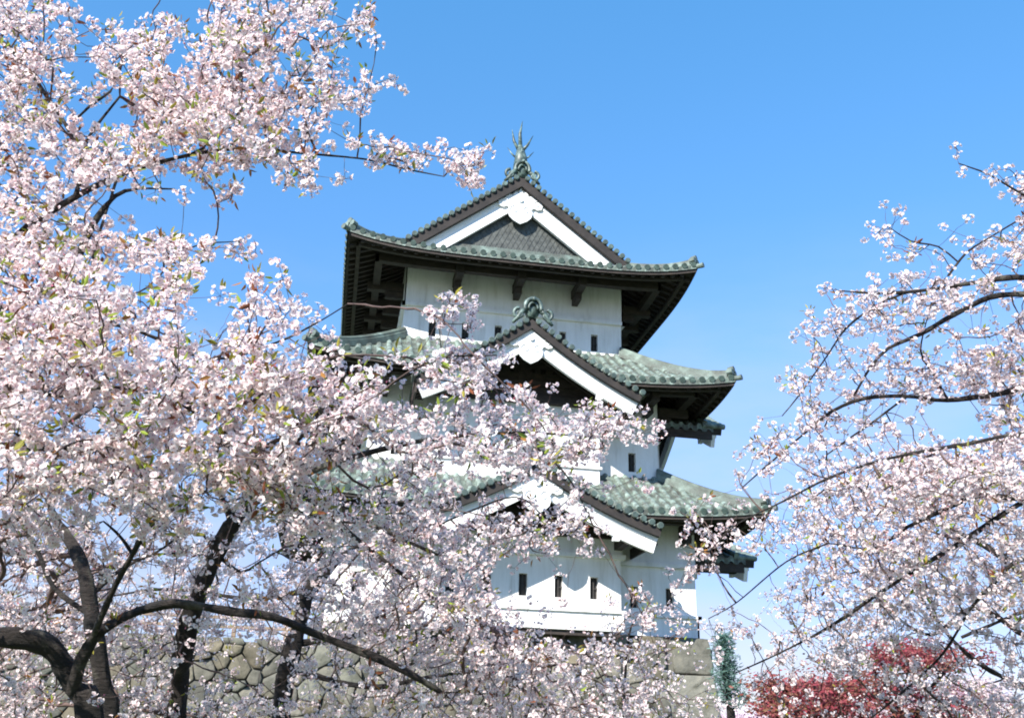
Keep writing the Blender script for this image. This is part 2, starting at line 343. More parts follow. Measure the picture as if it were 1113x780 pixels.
def roof(name, A, B, T, z0, L, over, pa=.5, pb=.048, gab=None, cut=None):
    """A,B half sizes in x,y; T depth of slope; gab: (ds) irimoya"""
    tiles = MB(); ends = MB()
    def hidden(k, v):      # lies inside the bay gable: the skirt roof stops there
        if not cut or k > 1: return False
        x, y, z = v; za, a0, E, ze, ly = cut[k]
        bq = (ze-za+a0*E)/E**2
        return abs(x) < E and y < ly and z < za-a0*abs(x)+bq*x*x-.02
    def under(m, k):
        if cut and k < 2:
            keep = [i for i, f in enumerate(m.f) if not all(hidden(k, m.v[j]) for j in f)]
            m.f = [m.f[i] for i in keep]; m.mi = [m.mi[i] for i in keep]
    for k in range(4):
        a_, b_ = (A, B) if k % 2 == 0 else (B, A)
        tt = T
        if gab: tt = gab if k % 2 == 0 else A
        ts = []
        t = 0
        while t < tt-1e-6:
            ts += [t, min(tt, t+.405)]; t += .42
        if ts[-1] < tt: ts.append(tt)
        us = []; nroll = int(round(2*a_/PIT)); p = 2*a_/nroll
        for i in range(nroll):
            for s in SMP: us.append((-a_+(i+.5+s)*p, s))
        us.append((a_, .5))
        rows = []
        for t in ts:
            lim = a_-t
            if gab and k % 2 == 1: lim = a_-min(t, gab)+(.12 if t > gab+.01 else 0)
            row = []
            for u, s in us:
                uc = max(-lim, min(lim, u))
                row.append((uc, -b_+t, roof_z(a_, b_, L, z0, pa, pb, uc, t)+corr(s)+course(t)))
            rows.append(row)
        # drip edge
        rows.insert(0, [(x, y, z-.16-corr(us[i][1])) for i, (x, y, z) in enumerate(rows[0])])
        m = MB(); m.grid(rows, [2 if abs((us[i][1]+us[i+1][1])/2) > .255 or us[i+1][1] == -.5 or us[i][1] > .25 else 0 for i in range(len(us)-1)]); under(m, k); m.xf(side_xf(k)); tiles.add(m.v, m.f, m.mi)
        # roll end discs
        for i in range(nroll):
            u = -a_+(i+.5)*p; z = roof_z(a_, b_, L, z0, pa, pb, u, 0)+.03
            if hidden(k, (u, -b_, z)): continue
            m = MB(); m.tube([(u, -b_-.045, z-.01), (u, -b_+.05, z+.02)], .10, 10); m.xf(side_xf(k)); ends.add(m.v, m.f)
    tiles.add(ends.v, ends.f, 1); ro = tiles.build('roof', [M['copper'], M['copper_end'], M['copper_pan']], tower)
    # eaves
    for k in range(4):
        a_, b_ = (A, B) if k % 2 == 0 else (B, A)
        e = MB()
        us = np.linspace(-a_+.04, a_-.04, 41); ts = np.linspace(.05, over+.35, 8)
        rows = []
        for t in ts:
            rows.append([(max(-(a_-t), min(a_-t, u)), -b_+t, roof_z(a_, b_, L, z0, pa, pb, max(-(a_-t), min(a_-t, u)), t)-.2) for u in us])
        e.grid(rows)
        e.grid([[(x, y-.003, z+.17) for x, y, z in rows[0]], [(x, y-.003, z-.05) for x, y, z in rows[0]], [(x, y+.06, z-.05) for x, y, z in rows[0]]])
        nr = int(2*a_/.36)
        for i in range(nr):                     # common rafters
            u = -a_+(i+.5)*2*a_/nr
            t1 = min(over+.3, a_-abs(u)-.02); t0 = .14
            if t1 < t0+.25: continue
            q = []
            for t in np.linspace(t0, t1, 5):
                z = roof_z(a_, b_, L, z0, pa, pb, u, t)-.2; q.append((t, z))
            vs = []
            for t, z in q: vs += [(u-.055, -b_+t, z), (u+.055, -b_+t, z), (u+.055, -b_+t, z-.13), (u-.055, -b_+t, z-.13)]
            fs = [(0, 1, 2, 3)]
            for j in range(4):
                for s in range(4): fs.append((j*4+s, j*4+(s+1) % 4, (j+1)*4+(s+1) % 4, (j+1)*4+s))
            e.add(vs, fs)
        # purlin half way out and one near the eave
        for tf, dz, w, h in ((over*.52, .36, .13, .36), (.42, .30, .07, .12)):
            lim = a_-tf
            n = 24; vs = []; fs = []
            for i in range(n+1):
                u = -lim+2*lim*i/n; z = roof_z(a_, b_, L, z0, pa, pb, u, tf)-dz
                vs += [(u, -b_+tf-w, z), (u, -b_+tf+w, z), (u, -b_+tf+w, z-h), (u, -b_+tf-w, z-h)]
            for i in range(n):
                for s in range(4): fs.append((i*4+s, i*4+(s+1) % 4, (i+1)*4+(s+1) % 4, (i+1)*4+s))
            e.add(vs, fs)
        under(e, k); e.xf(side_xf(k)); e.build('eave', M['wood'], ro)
    # hip ridges
    Th = gab if gab else T
    for sx in (-1, 1):
        for sy in (-1, 1):
            path = []
            for t in np.linspace(.18, Th, 12):
                x = sx*(A-t); y = sy*(B-t)
                path.append(Vector((x, y+YC, roof_z(A, B, L, z0, pa, pb, x, t))))
            dr = (path[-1]-path[0]); dr.z = 0; dr.normalize(); nrm = Vector((-dr.y, dr.x, 0))
            r = MB(); prf = [(-.17, -.05), (-.16, .2), (-.12, .22), (-.12, .30), (-.08, .36), (0, .39), (.08, .36), (.12, .30), (.12, .22), (.16, .2), (.17, -.05)]
            rows = [[tuple(p+nrm*a+Vector((0, 0, b*(.8+.2*i/11)))) for a, b in prf] for i, p in enumerate(path)]
            r.grid(rows); r.add([rows[0][i] for i in range(len(prf))], [tuple(range(len(prf)))])
            # corner tile rolled out beyond the eave + demon tile
            p0 = path[0]
            r.tube([p0-dr*.02+Vector((0, 0, .16)), p0-dr*.16+Vector((0, 0, .18))], [.2, .17], 10)
            for (o1, o2) in ((-.13, .18), (.13, .18), (0, .30)):
                r.tube([p0+nrm*o1-dr*.0+Vector((0, 0, o2)), p0+nrm*o1-dr*.2+Vector((0, 0, o2+.02))], .105, 8)
            r.tube([p0+dr*.05+Vector((0, 0, .0)), p0-dr*.36+Vector((0, 0, -.03)), p0-dr*.46+Vector((0, 0, -.02))], [.09, .09, .10], 10)
            r.build('hip_ridge', M['ridge'], ro)
    return ro

# --- walls
def facade(m, k, half, yo, x0, x1, z0, z1, holes):
    xs = sorted({x0, x1, *[h[0] for h in holes], *[h[1] for h in holes]}); zs = sorted({z0, z1, *[h[2] for h in holes], *[h[3] for h in holes]})
    q = MB()
    for i in range(len(xs)-1):
        for j in range(len(zs)-1):
            cx, cz = (xs[i]+xs[i+1])/2, (zs[j]+zs[j+1])/2
            if any(h[0] < cx < h[1] and h[2] < cz < h[3] for h in holes): continue
            q.add([(xs[i], yo, zs[j]), (xs[i+1], yo, zs[j]), (xs[i+1], yo, zs[j+1]), (xs[i], yo, zs[j+1])], [(0, 1, 2, 3)])
    for (a, b, c, d) in holes:
        y2 = yo+.26
        q.add([(a, yo, c), (b, yo, c), (b, yo, d), (a, yo, d), (a, y2, c), (b, y2, c), (b, y2, d), (a, y2, d)],
              [(0, 4, 5, 1), (1, 5, 6, 2), (2, 6, 7, 3), (3, 7, 4, 0)])
    q.xf(side_xf(k)); m.add(q.v, q.f)
def window(k, yo, h, par):
    a, b, c, d = h; w = MB(); w.box(a-.01, b+.01, yo+.2, yo+.24, c-.01, d+.01)
    w.box((a+b)/2-.02, (a+b)/2+.02, yo+.12, yo+.17, c, d)
    w.box(a+.002, b-.002, yo+.14, yo+.19, c+(d-c)*.5-.02, c+(d-c)*.5+.02)
    w.xf(side_xf(k)); w.build('window', M['hole'], par)
def storey(W, D, z0, z1, zl, zu, fh, sh, name='wall'):
    m = MB(); allh = []
    for k in range(4):
        hx, hy = (W/2, D/2) if k % 2 == 0 else (D/2, W/2)
        holes = fh if k == 0 else sh[k % 2]
        facade(m, k, hx, -hy, -hx, hx, z0, z1, holes); allh.append((k, -hy, holes))
        for (za, zb, o) in ((zu, z1, .05), (zu-.13, zu-.002, .13)) + (((z0, zl, .06), (zl+.002, zl+.09, .13)) if zl else ()):
            q = MB(); q.box(-hx-o, hx+o, -hy-o, -hy-.002, za, zb)
            q.xf(side_xf(k)); m.add(q.v, q.f)
    wl = m.build(name, M['plaster'], tower)
    for k, yo, holes in allh:
        for h in holes: window(k, yo, h, wl)
    return wl
def win(xc, ztop, w=.26, h=.66): return (xc-w/2, xc+w/2, ztop-h, ztop)

W1, W2, W3 = 11.58, 9.87, 7.95
D1, D2, D3 = 9.8, 9.8-1.726, 6.14
# the two outward sides carry bays; windows outside them
storey(W1, D1, 0, 4.1, .57, 2.26, [win(s*x, 1.50) for s in (-1, 1) for x in (3.75, 4.93)],
       {1: [win(s*4.1, 1.5) for s in (-1, 1)], 0: [win(x, 1.5) for x in (-4, -2, 0, 2, 4)]})
storey(W2, D2, 4.9, 8.9, None, 6.70, [win(s*4.02, 6.10) for s in (-1, 1)], {1: [win(s*3.3, 6.1) for s in (-1, 1)], 0: [win(x, 6.1) for x in (-3, -1, 1, 3)]})
storey(W3, D3, 9.5, 13.4, None, 11.3, [win(x*1.184, 10.74) for x in (-2.5, -1.5, -.5, .5, 1.5, 2.5)],
       {1: [win(x, 10.74) for x in (-2, 0, 2)], 0: [win(x, 10.74) for x in (-2.5, -.8, .8, 2.5)]})
M_INT = None
o1, o2, o3 = 1.88, 2.10, 2.225
A1, B1_ = W1/2+o1, D1/2+o1; A2, B2_ = W2/2+o2, D2/2+o2; A3, B3_ = W3/2+o3, 5.30
roof('roof', A1, B1_, 2.74, 3.50, .36, o1, cut={0: (4.49, .62, 3.72, 2.75, -D1/2-.9), 1: (4.49, .62, 3.72, 2.75, -W1/2-.6)})
roof('roof', A2, B2_, 3.07, 7.98, .38, o2, .5, .047, cut={0: (9.63, .78, 3.67, 7.35, -D2/2-.6), 1: (9.63, .78, 3.67, 7.35, -W2/2-.5)})
r3 = roof('roof', A3, B3_, 2.0, 12.42, .45, o3, .38, .03, gab=2.0)

# brackets (cantilever beams out of the walls under the eaves)
def brackets(W, D, over, z, xs, ys):
    for k in range(4):
        hy = D/2 if k % 2 == 0 else W/2
        for x in (xs if k % 2 == 0 else ys):
            b = MB(); b.box(x-.14, x+.14, -hy-over*.62, -hy-.01, z-.1, z+.24)
            b.box(x-.11, x+.11, -hy-over*.32, -hy-.01, z-.36, z-.103)
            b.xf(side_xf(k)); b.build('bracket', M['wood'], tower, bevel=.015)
brackets(W3, D3, o3, 12.12, (-2.2, 0, 2.2), (-2.2, -.7, .7, 2.2))
brackets(W2, D2, o2, 7.72, (-4.5, -3.3, 3.3, 4.5), (-3.5, 3.5))
brackets(W1, D1, o1, 3.22, (-5.4, -4.2, 4.2, 5.4), (-4.5, 4.5))

# --- gables
def spiral(m, cx, cz, r, y, turns=1.6, s=1, thick=.05, start=0):
    pts = []
    for i in range(26):
        t = i/25; a = start+s*t*turns*2*math.pi; rr_ = r*(1-.82*t)
        pts.append((cx+rr_*math.cos(a), y, cz+rr_*math.sin(a)))
    m.tube(pts, [thick*(1-.45*i/25) for i in range(26)], 6)
def gegyo(x, z, y, sc, parent, xf, base_y=0):
    """white hanging gable ornament"""
    half = [(0, .42), (.07, .22), (.13, .30), (.20, .22), (.20, .14), (.30, .20), (.40, .14), (.42, .04), (.52, .04), (.60, -.06), (.58, -.18), (.46, -.22), (.36, -.17),
            (.31, -.22), (.33, -.34), (.29, -.48), (.19, -.58), (.08, -.64), (0, -.68)]
    poly = [(x+a*sc, z+b*sc) for a, b in half]+[(x-a*sc, z+b*sc) for a, b in reversed(half[1:-1])]
    m = MB(); m.prism(poly, y-.075, y)
    for s in (-1, 1):
        spiral(m, x+s*.16*sc, z-.26*sc, .13*sc, y-.085, 1.3, s, .02*sc, 0 if s > 0 else math.pi)
        spiral(m, x+s*.44*sc, z-.05*sc, .10*sc, y-.085, 1.2, s, .018*sc, math.pi/2)
    m.tube([(x, y-.14, z+.03*sc), (x, y-.07, z+.03*sc)], .07*sc, 12)
    m.xf(xf); m.build('gable_ornament', M['plaster_trim'], parent, bevel=.012)
def verge(P, gy, xf, parent, za, mats=True):
    """P: list of half-profile points (x>=0, z) from apex to foot. Tiles, dark band and white barge boards."""
    N = len(P)
    def off(d):
        out = []
        for i, (x, z) in enumerate(P):
            a = P[max(0, i-1)]; b = P[min(N-1, i+1)]; dx, dz = b[0]-a[0], b[1]-a[1]
            if i == 0: dx, dz = P[1][0]-P[0][0], P[1][1]-P[0][1]
            L = math.hypot(dx, dz); nx, nz_ = -dz/L, dx/L     # points up/right
            if i == 0: out.append((0, z+d/(nz_ if abs(nz_) > .3 else 1)))
            else: out.append((max(0, x+nx*d), z+nz_*d))
        return out
    def band(m, d0, d1, y0, y1):
        a, b = off(d0), off(d1)
        for s in (-1, 1):
            vs = []; fs = []
            for (p, q) in zip(a, b): vs += [(s*p[0], y0, p[1]), (s*q[0], y0, q[1]), (s*q[0], y1, q[1]), (s*p[0], y1, p[1])]
            for i in range(N-1):
                for k in range(4): fs.append((i*4+k, i*4+(k+1) % 4, (i+1)*4+(k+1) % 4, (i+1)*4+k))
            fs.append((0, 1, 2, 3)); fs.append(tuple((N-1)*4+k for k in range(4)))
            m.add(vs, fs)
    return off, band

def resample(P, step):
    out = [P[0]]; acc = 0
    for p, q in zip(P, P[1:]):
        L = math.hypot(q[0]-p[0], q[1]-p[1]); s = 0
        while acc+(L-s) >= step:
            s += step-acc; acc = 0; out.append((p[0]+(q[0]-p[0])*s/L, p[1]+(q[1]-p[1])*s/L))
        acc += L-s
    return out

def crest(par, xf, y, z, sc=1.0):
    """demon-tile crest of arches and scrolls at a gable apex"""
    m = MB()
    arch = [(math.cos(a)*.27*sc, y-.12, z+.14*sc+math.sin(a)*.33*sc) for a in np.linspace(-.35, math.pi+.35, 15)]
    m.tube(arch, .075*sc, 8)
    arch = [(math.cos(a)*.15*sc, y-.15, z+.12*sc+math.sin(a)*.2*sc) for a in np.linspace(-.2, math.pi+.2, 11)]
    m.tube(arch, .045*sc, 6)
    m.prism([(math.cos(a)*.26*sc, z+.14*sc+math.sin(a)*.31*sc) for a in np.linspace(0, 2*math.pi, 16)[:-1]], y-.1, y+.12)
    for s in (-1, 1):
        spiral(m, s*.46*sc, z-.10*sc, .2*sc, y-.12, 1.3, -s, .065*sc, math.pi/2)
        m.tube([(s*.25*sc, y-.1, z+.05*sc), (s*.36*sc, y-.1, z+.0), (s*.5*sc, y-.1, z-.24*sc), (s*.66*sc, y-.1, z-.42*sc)], [.08*sc, .09*sc, .08*sc, .05*sc], 8)
    m.tube([(0, y-.14, z+.4*sc), (0, y-.3, z+.42*sc)], .07*sc, 8)
    m.xf(xf); return m.build('ridge_ornament', M['finial'], par, smooth=True)

def gable(k, face, bw, bd, gout, za, E, ze, a0, back, zwt, zb, ztiles=.16, bands=(), whs=(), wl=None, sc=1.0, cap=1.0):
    """bay gable on facade k. face: distance of the main wall from the centre, bw bay width, bd bay depth, gout: barge plane in front of face"""
    f0 = side_xf(k); xf = lambda x, y, z: f0(x, y-face, z)      # local y=0 at main wall plane
    bq = (ze-za+a0*E)/E**2
    pz = lambda x: za-a0*x+bq*x*x
    P = [(x, pz(x)) for x in np.linspace(0, E, 15)]
    off, band = verge(P, -gout, xf, None, za)
    # tiled slopes
    m = MB(); ys = []; n = int((gout+back)/PIT)
    for i in range(n):
        for s in SMP: ys.append((-gout+.1+(i+.5+s)*PIT, s))
    for s in (-1, 1):
        rows = []
        xs = []; t = 0
        while t < E-1e-6: xs += [t, min(E, t+.39)]; t += .40
        for x in reversed(xs): rows.append([(s*x, y, pz(x)+.02+corr(q)+course(E-x)) for y, q in ys])
        rows.insert(0, [(x, y, z-.2) for x, y, z in rows[0]])
        cm = [2 if ys[i][1] > .25 or ys[i+1][1] < -.25 else 0 for i in range(len(ys)-1)]
        if s < 0: rows = [list(reversed(r)) for r in rows]; cm.reverse()
        m.grid(rows, cm)
    # verge rolls
    ve = MB()
    for (x, z) in resample(off(.06), .27)[1:]:
        for s in (-1, 1): ve.tube([(s*x, -gout-.325, z), (s*x, -gout-.302, z)], .085, 10)
    for (x, z) in resample(off(.06), .27)[1:]:
        for s in (-1, 1): m.tube([(s*x, -gout-.30, z), (s*x, -gout+.5, z)], .10, 10)
    for s in (-1, 1):     # roll running down just behind the verge
        q = off(.15); m.tube([(s*x, -gout+.42, z) for x, z in q], .09, 8)
    m.add(ve.v, ve.f, 1); m.xf(xf); gb = m.build('gable', [M['copper'], M['copper_end'], M['copper_pan']], tower)
    d = MB(); band(d, .0, -.25, -gout-.22, -gout+.3)
    d.xf(xf); d.build('gable_fascia', M['fascia'], gb)
    wq = MB(); w = .50*sc; band(wq, -.252, -.22-w, -gout-.02, -gout+.12); band(wq, -.252, -.22-w*.28, -gout-.05, -gout-.022)
    # little white lug under the barge
    for s in (-1, 1):
        i = 10; o = off(-.2-w); x, z = o[i]; wq.box(s*x-.1, s*x+.1, -gout, -gout+.14, z-.12, z+.12)
    wq.xf(xf); wq.build('barge_board', M['plaster_trim'], gb)
    # timber soffit and pediment
    so = MB(); q = off(-.2)
    for s in (-1, 1):
        so.grid([[(s*x, -gout+.13, z), (s*x, -bd+.02, z)] for x, z in q])
        for yy in np.arange(-gout+.3, -bd, .33):
            pts = [(s*x, yy, z) for x, z in q]; vs = []; fs = []
            for (x, y, z) in pts: vs += [(x, y-.05, z), (x, y+.05, z), (x, y+.05, z-.12), (x, y-.05, z-.12)]
            for i in range(len(pts)-1):
                for kk in range(4): fs.append((i*4+kk, i*4+(kk+1) % 4, (i+1)*4+(kk+1) % 4, (i+1)*4+kk))
            so.add(vs, fs)
    xt = min(E-.2, bw/2+.25)
    for s in (-1, 1):
        so.box(*sorted((s*(E-.10), s*(E-.04))), -gout+.14, -.02, pz(E)-.42, pz(E)-.10)
    poly = [(x, z-.21) for x, z in P if x <= xt]
    pol = [(-x, z) for x, z in reversed(poly)]+poly[1:]+[(poly[-1][0], zwt+.02), (-poly[-1][0], zwt+.02)]
    so.prism(pol, -bd-.04, -bd+.06)
    so.box(-bw/2-.35, bw/2+.35, -bd-.22, -bd-.045, zwt-.02, zwt+.24)
    so.box(-bw/2-.1, bw/2+.1, -bd-.14, -bd-.045, zwt+.62, zwt+.76)
    so.box(-.1, .1, -bd-.12, -bd-.045, zwt+.26, za-.5)
    for s in (-1, 1):      # purlins carrying the overhang
        for xx in (0.02 if s > 0 else 9, bw/2-.1):
            if xx > 8: continue
            so.box(s*xx-.12, s*xx+.12, -gout+.16, -bd-.05, pz(xx)-.62, pz(xx)-.36)
    so.xf(xf); so.build('pediment', M['wood'], gb)
    gegyo(0, off(-.2-w*.62)[0][1]-.05, -gout-.04, 1.28*sc, gb, xf)
    rd = MB(); zr = za+.12
    prf = [(-.17, -.1), (-.16, .2), (-.12, .22), (-.12, .30), (-.08, .38), (0, .42), (.08, .38), (.12, .30), (.12, .22), (.16, .2), (.17, -.1)]
    rd.grid([[(a, y, zr+b*.8) for a, b in prf] for y in np.linspace(-gout+.05, back, 6)])
    rd.xf(xf); rd.build('ridge', M['ridge'], gb)
    crest(gb, xf, -gout-.18, za+.22, cap)
    # bay walls
    if bw:
        m = MB(); q = MB()
        qf = MB(); xs0 = -bw/2
        facade(m, k, 0, -face-bd, -bw/2, bw/2, zb, zwt, whs)
        q.add([(-bw/2, -bd, zb), (-bw/2, 0, zb), (-bw/2, 0, zwt), (-bw/2, -bd, zwt)], [(0, 3, 2, 1)])
        q.add([(bw/2, -bd, zb), (bw/2, 0, zb), (bw/2, 0, zwt), (bw/2, -bd, zwt)], [(0, 1, 2, 3)])
        for (z0_, z1_, o) in bands:
            q.box(-bw/2-o, bw/2+o, -bd-o, -bd-.002, z0_, z1_)
            for s in (-1, 1): q.box(*sorted((s*(bw/2+.002), s*(bw/2+o))), -bd, -.01, z0_, z1_)
        q.xf(xf); m.add(q.v, q.f)
        bay = m.build('bay_wall', M['plaster'], tower)
        for h in whs: window(k, -face-bd, h, bay)
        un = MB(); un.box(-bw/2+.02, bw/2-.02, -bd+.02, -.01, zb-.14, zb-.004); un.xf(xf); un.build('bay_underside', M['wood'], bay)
    return gb

b1w = [(-.02, .50, .06), (.502, .59, .13), (2.13, 2.255, .13), (2.26, 2.74, .05)]
b2w = [(5.24, 5.32, .07), (6.9, 7.3, .04)]
for k, (fa1, fa2) in ((0, (D1/2, D2/2)), (1, (W1/2, W2/2))):
    gable(k, fa1, 6.07, 1.006 if k == 0 else .6, 2.8 if k == 0 else 2.35, 4.49, 3.72, 2.75, .62, .75, 2.75, -.03,
          bands=b1w, whs=[win(x*1.1, 1.56) for x in (-2, -1, 0, 1, 2)], sc=1.0, cap=1.0)
    gable(k, fa2, 5.39, .692 if k == 0 else .5, 2.214 if k == 0 else 2.3, 9.63, 3.67, 7.35, .78, .75, 7.33, 4.7,
          bands=b2w, whs=[win(x*1.1, 6.2) for x in (-2, -1, 0, 1, 2)], sc=.95, cap=1.0)

# --- top gable ends of the hipped roof
for kk in (0, 2):
    f0 = side_xf(kk); face = B3_-2.0; xf = lambda x, y, z: f0(x, y-face, z)
    pz3 = lambda x: 12.42+prof(A3-x, .38, .03)
    P = [(x, pz3(x)+.02) for x in np.linspace(0, A3-2.12, 16)]
    off, band = verge(P, 0, xf, None, P[0][1])
    m = MB()
    for (x, z) in resample(off(.12), .27)[1:]:
        for s in (-1, 1): m.tube([(s*x, -.50, z), (s*x, .35, z)], .105, 10)
    for s in (-1, 1): m.tube([(s*x, .30, z) for x, z in off(.2)], .19, 8)
    for (x, z) in resample(off(.12), .27)[1:]:
        for s in (-1, 1): m.tube([(s*x, -.525, z), (s*x, -.502, z)], .09, 10, mi=1)
    m.xf(xf); ge = m.build('gable', [M['copper'], M['copper_end']], tower)
    d = MB(); band(d, .06, -.27, -.44, .12); d.xf(xf); d.build('gable_fascia', M['fascia'], ge)
    w = MB(); band(w, -.272, -.84, -.22, -.08); band(w, -.272, -.40, -.25, -.222); w.xf(xf); w.build('barge_board', M['plaster_trim'], ge)
    pd = MB(); po = [(x, z-.25) for x, z in P]; pol = [(-x, z) for x, z in reversed(po)]+po[1:]
    pd.prism(pol+[(po[-1][0], 13.0), (-po[-1][0], 13.0)], .02, .08)
    for i in range(-18, 19):
        x = i*.2
        for s in (-1, 1):      # crossing lattice laths
            z0_ = 13.5; L = (pz3(abs(x))-.45-z0_)*.7
            if L > .1 and abs(x+s*L*.5) < 4:
                zt = min(z0_+L, pz3(min(4, abs(x+s*L*.5)))-.35)
                pd.tube([(x, .0, z0_), (x+s*L*.5, .0, zt)], .006, 3)
    pd.xf(xf); pd.build('pediment', M['lattice'], ge)
    bb = MB(); bb.box(-3.6, 3.6, -.16, .01, 13.2, 13.55); bb.box(-3.3, 3.3, -.11, .01, 13.552, 13.68); bb.xf(xf); bb.build('pediment_beam', M['ridge'], ge)
    gegyo(0, off(-.55)[0][1]-.22, -.24, 1.4, ge, xf)
    if kk == 0: crest(ge, xf, -.38, pz3(0)+.22, 1.0)
zt = 12.42+prof(A3, .38, .03)
rd = MB(); prf = [(-.24, -.1), (-.22, .34), (-.17, .37), (-.17, .5), (-.1, .6), (0, .64), (.1, .6), (.17, .5), (.17, .37), (.22, .34), (.24, -.1)]
rd.grid([[(a, y, zt+b) for a, b in prf] for y in np.linspace(YC-B3_+1.85, YC+B3_-1.85, 14)]); rd.build('main_ridge', M['ridge'], r3)
for yy, s in ((YC-B3_+2.05, 1), (YC+B3_-2.05, -1)):
    m = MB(); zz = zt+.55
    path = [(0, yy+s*.42, zz+.02), (0, yy+s*.2, zz+.14), (0, yy-.1*s, zz+.30), (0, yy-.12*s, zz+.62), (0, yy, zz+.95), (0, yy+.1*s, zz+1.3)]
    m.tube(path, [.2, .26, .27, .23, .17, .08], 10, flat=.8)
    def blade(p, q, r, w=.05):
        m.tube([p, tuple((a+b)/2+c for a, b, c in zip(p, q, r)), q], [w, w*.75, .008], 5)
    blade((0, yy+.08*s, zz+1.2), (.06, yy+.1*s, zz+2.4), (-.06, 0, 0), .09)
    blade((-.06, yy+.06*s, zz+1.0), (-.34, yy+.1*s, zz+1.95), (-.06, 0, -.05), .075)
    blade((.06, yy+.06*s, zz+1.0), (.50, yy+.1*s, zz+1.8), (.0, 0, -.08), .075)
    blade((-.12, yy, zz+.6), (-.52, yy, zz+1.05), (0, 0, -.06), .045)
    blade((.12, yy, zz+.6), (.52, yy, zz+1.0), (0, 0, -.06), .045)
    blade((0, yy-.1*s, zz+.5), (0, yy-.32*s, zz+.95), (0, 0, -.04), .05)
    m.tube([(0, yy+s*.42, zz+.02), (0, yy+s*.6, zz+.1), (0, yy+s*.64, zz+.22)], [.19, .12, .06], 8)
    m.build('fish_finial', M['finial'], r3, smooth=True)

# ------------------------------------------------------------------ trees
def at(px, py, d):
    return CAM + d*(CF + CR*(px-556.5)/FPX - CU*(py-390)/FPX)
def project(P):
    v = P-CAM; w = v@CF
    return 556.5+FPX*(v@CR)/w, 390-FPX*(v@CU)/w, w

def catmull(pts, rad, step):
    pts = [np.array(p, float) for p in pts]; out = []; ro = []
    P = [2*pts[0]-pts[1]]+pts+[2*pts[-1]-pts[-2]]
    for i in range(len(pts)-1):
        p0, p1, p2, p3 = P[i:i+4]; n = max(2, int(np.linalg.norm(p2-p1)/step))
        for k in range(n):
            t = k/n
            out.append(.5*((2*p1)+(-p0+p2)*t+(2*p0-5*p1+4*p2-p3)*t*t+(-p0+3*p1-3*p2+p3)*t**3)); ro.append(rad[i]*(1-t)+rad[i+1]*t)
    out.append(pts[-1]); ro.append(rad[-1]); return np.array(out), np.array(ro)

class NB:
    """numpy mesh collector with colours"""
    def __init__(s): s.V = []; s.F = []; s.C = []; s.n = 0
    def add(s, V, F, C_):
        s.V.append(V.reshape(-1, 3)); s.F.append(F.reshape(-1, 4)+s.n); s.C.append(C_.reshape(-1, 4)); s.n += V.reshape(-1, 3).shape[0]
    def build(s, name, m, parent=None, smooth=False):
        V = np.concatenate(s.V).astype('f'); F = np.concatenate(s.F).astype('i'); C_ = np.concatenate(s.C).astype('f')
        if parent is not None: V = V-np.array(parent.location, 'f')
        me = bpy.data.meshes.new(name); me.vertices.add(len(V)); me.vertices.foreach_set('co', V.ravel())
        me.loops.add(F.size); me.loops.foreach_set('vertex_index', F.ravel()); me.polygons.add(len(F))
        me.polygons.foreach_set('loop_start', np.arange(0, F.size, 4, dtype='i')); me.polygons.foreach_set('loop_total', np.full(len(F), 4, 'i'))
        me.update(calc_edges=True)
        a = me.color_attributes.new('col', 'FLOAT_COLOR', 'POINT'); a.data.foreach_set('color', C_.ravel())
        me.materials.append(m)
        if smooth: me.polygons.foreach_set('use_smooth', [True]*len(me.polygons))
        o = bpy.data.objects.new(name, me); COL.objects.link(o)
        if parent is not None: o.parent = parent
        return o

def frames(N):
    """per-row orthonormal frames with random spin, N normals"""
    N = N/np.linalg.norm(N, axis=1, keepdims=True)
    a = rng.normal(size=N.shape); a -= N*(a*N).sum(1, keepdims=True); a /= np.linalg.norm(a, axis=1, keepdims=True)
    return a, np.cross(N, a), N

def flower_template(cup, seed):
    """five notched petals folded along the midline; verts (5 petals x 6), quads (5x2)"""
    r = np.random.default_rng(seed); V = []; F = []; T = []
    for k in range(5):
        a = 2*math.pi*k/5+r.uniform(-.08, .08); c = cup+r.uniform(-.12, .12); L = .5*r.uniform(.93, 1.05)
        loc = [(0.04, 0, 0), (.28, -.23, .03), (.48, -.14, .04), (.44, 0, .0), (.48, .14, .04), (.28, .23, .03)]
        for x, y, z in loc:
            x *= 2*L; x2 = x*math.cos(c)-z*math.sin(c)*0; z2 = x*math.sin(c)+z-.12*x*x
            V.append((x2*math.cos(a)-y*math.sin(a), x2*math.sin(a)+y*math.cos(a), z2)); T.append(x)
        b = k*6; F += [(b, b+1, b+2, b+3), (b, b+3, b+4, b+5)]
    # reddish calyx cup behind the petals
    b = len(V)
    for k in range(4):
        a = math.pi/2*k; V.append((.09*math.cos(a), .09*math.sin(a), .01)); T.append(-1)
    V.append((0, 0, -.22)); T.append(-1); V.append((0.02, 0, -.22)); T.append(-1)
    F += [(b, b+1, b+5, b+4), (b+2, b+3, b+5, b+4), (b+1, b+2, b+5, b+4), (b+3, b, b+5, b+4)]
    return np.array(V), np.array(F), np.array(T)
TEMPL = [flower_template(c, i) for i, c in enumerate((.15, .3, .45, .6, .85, .25))]

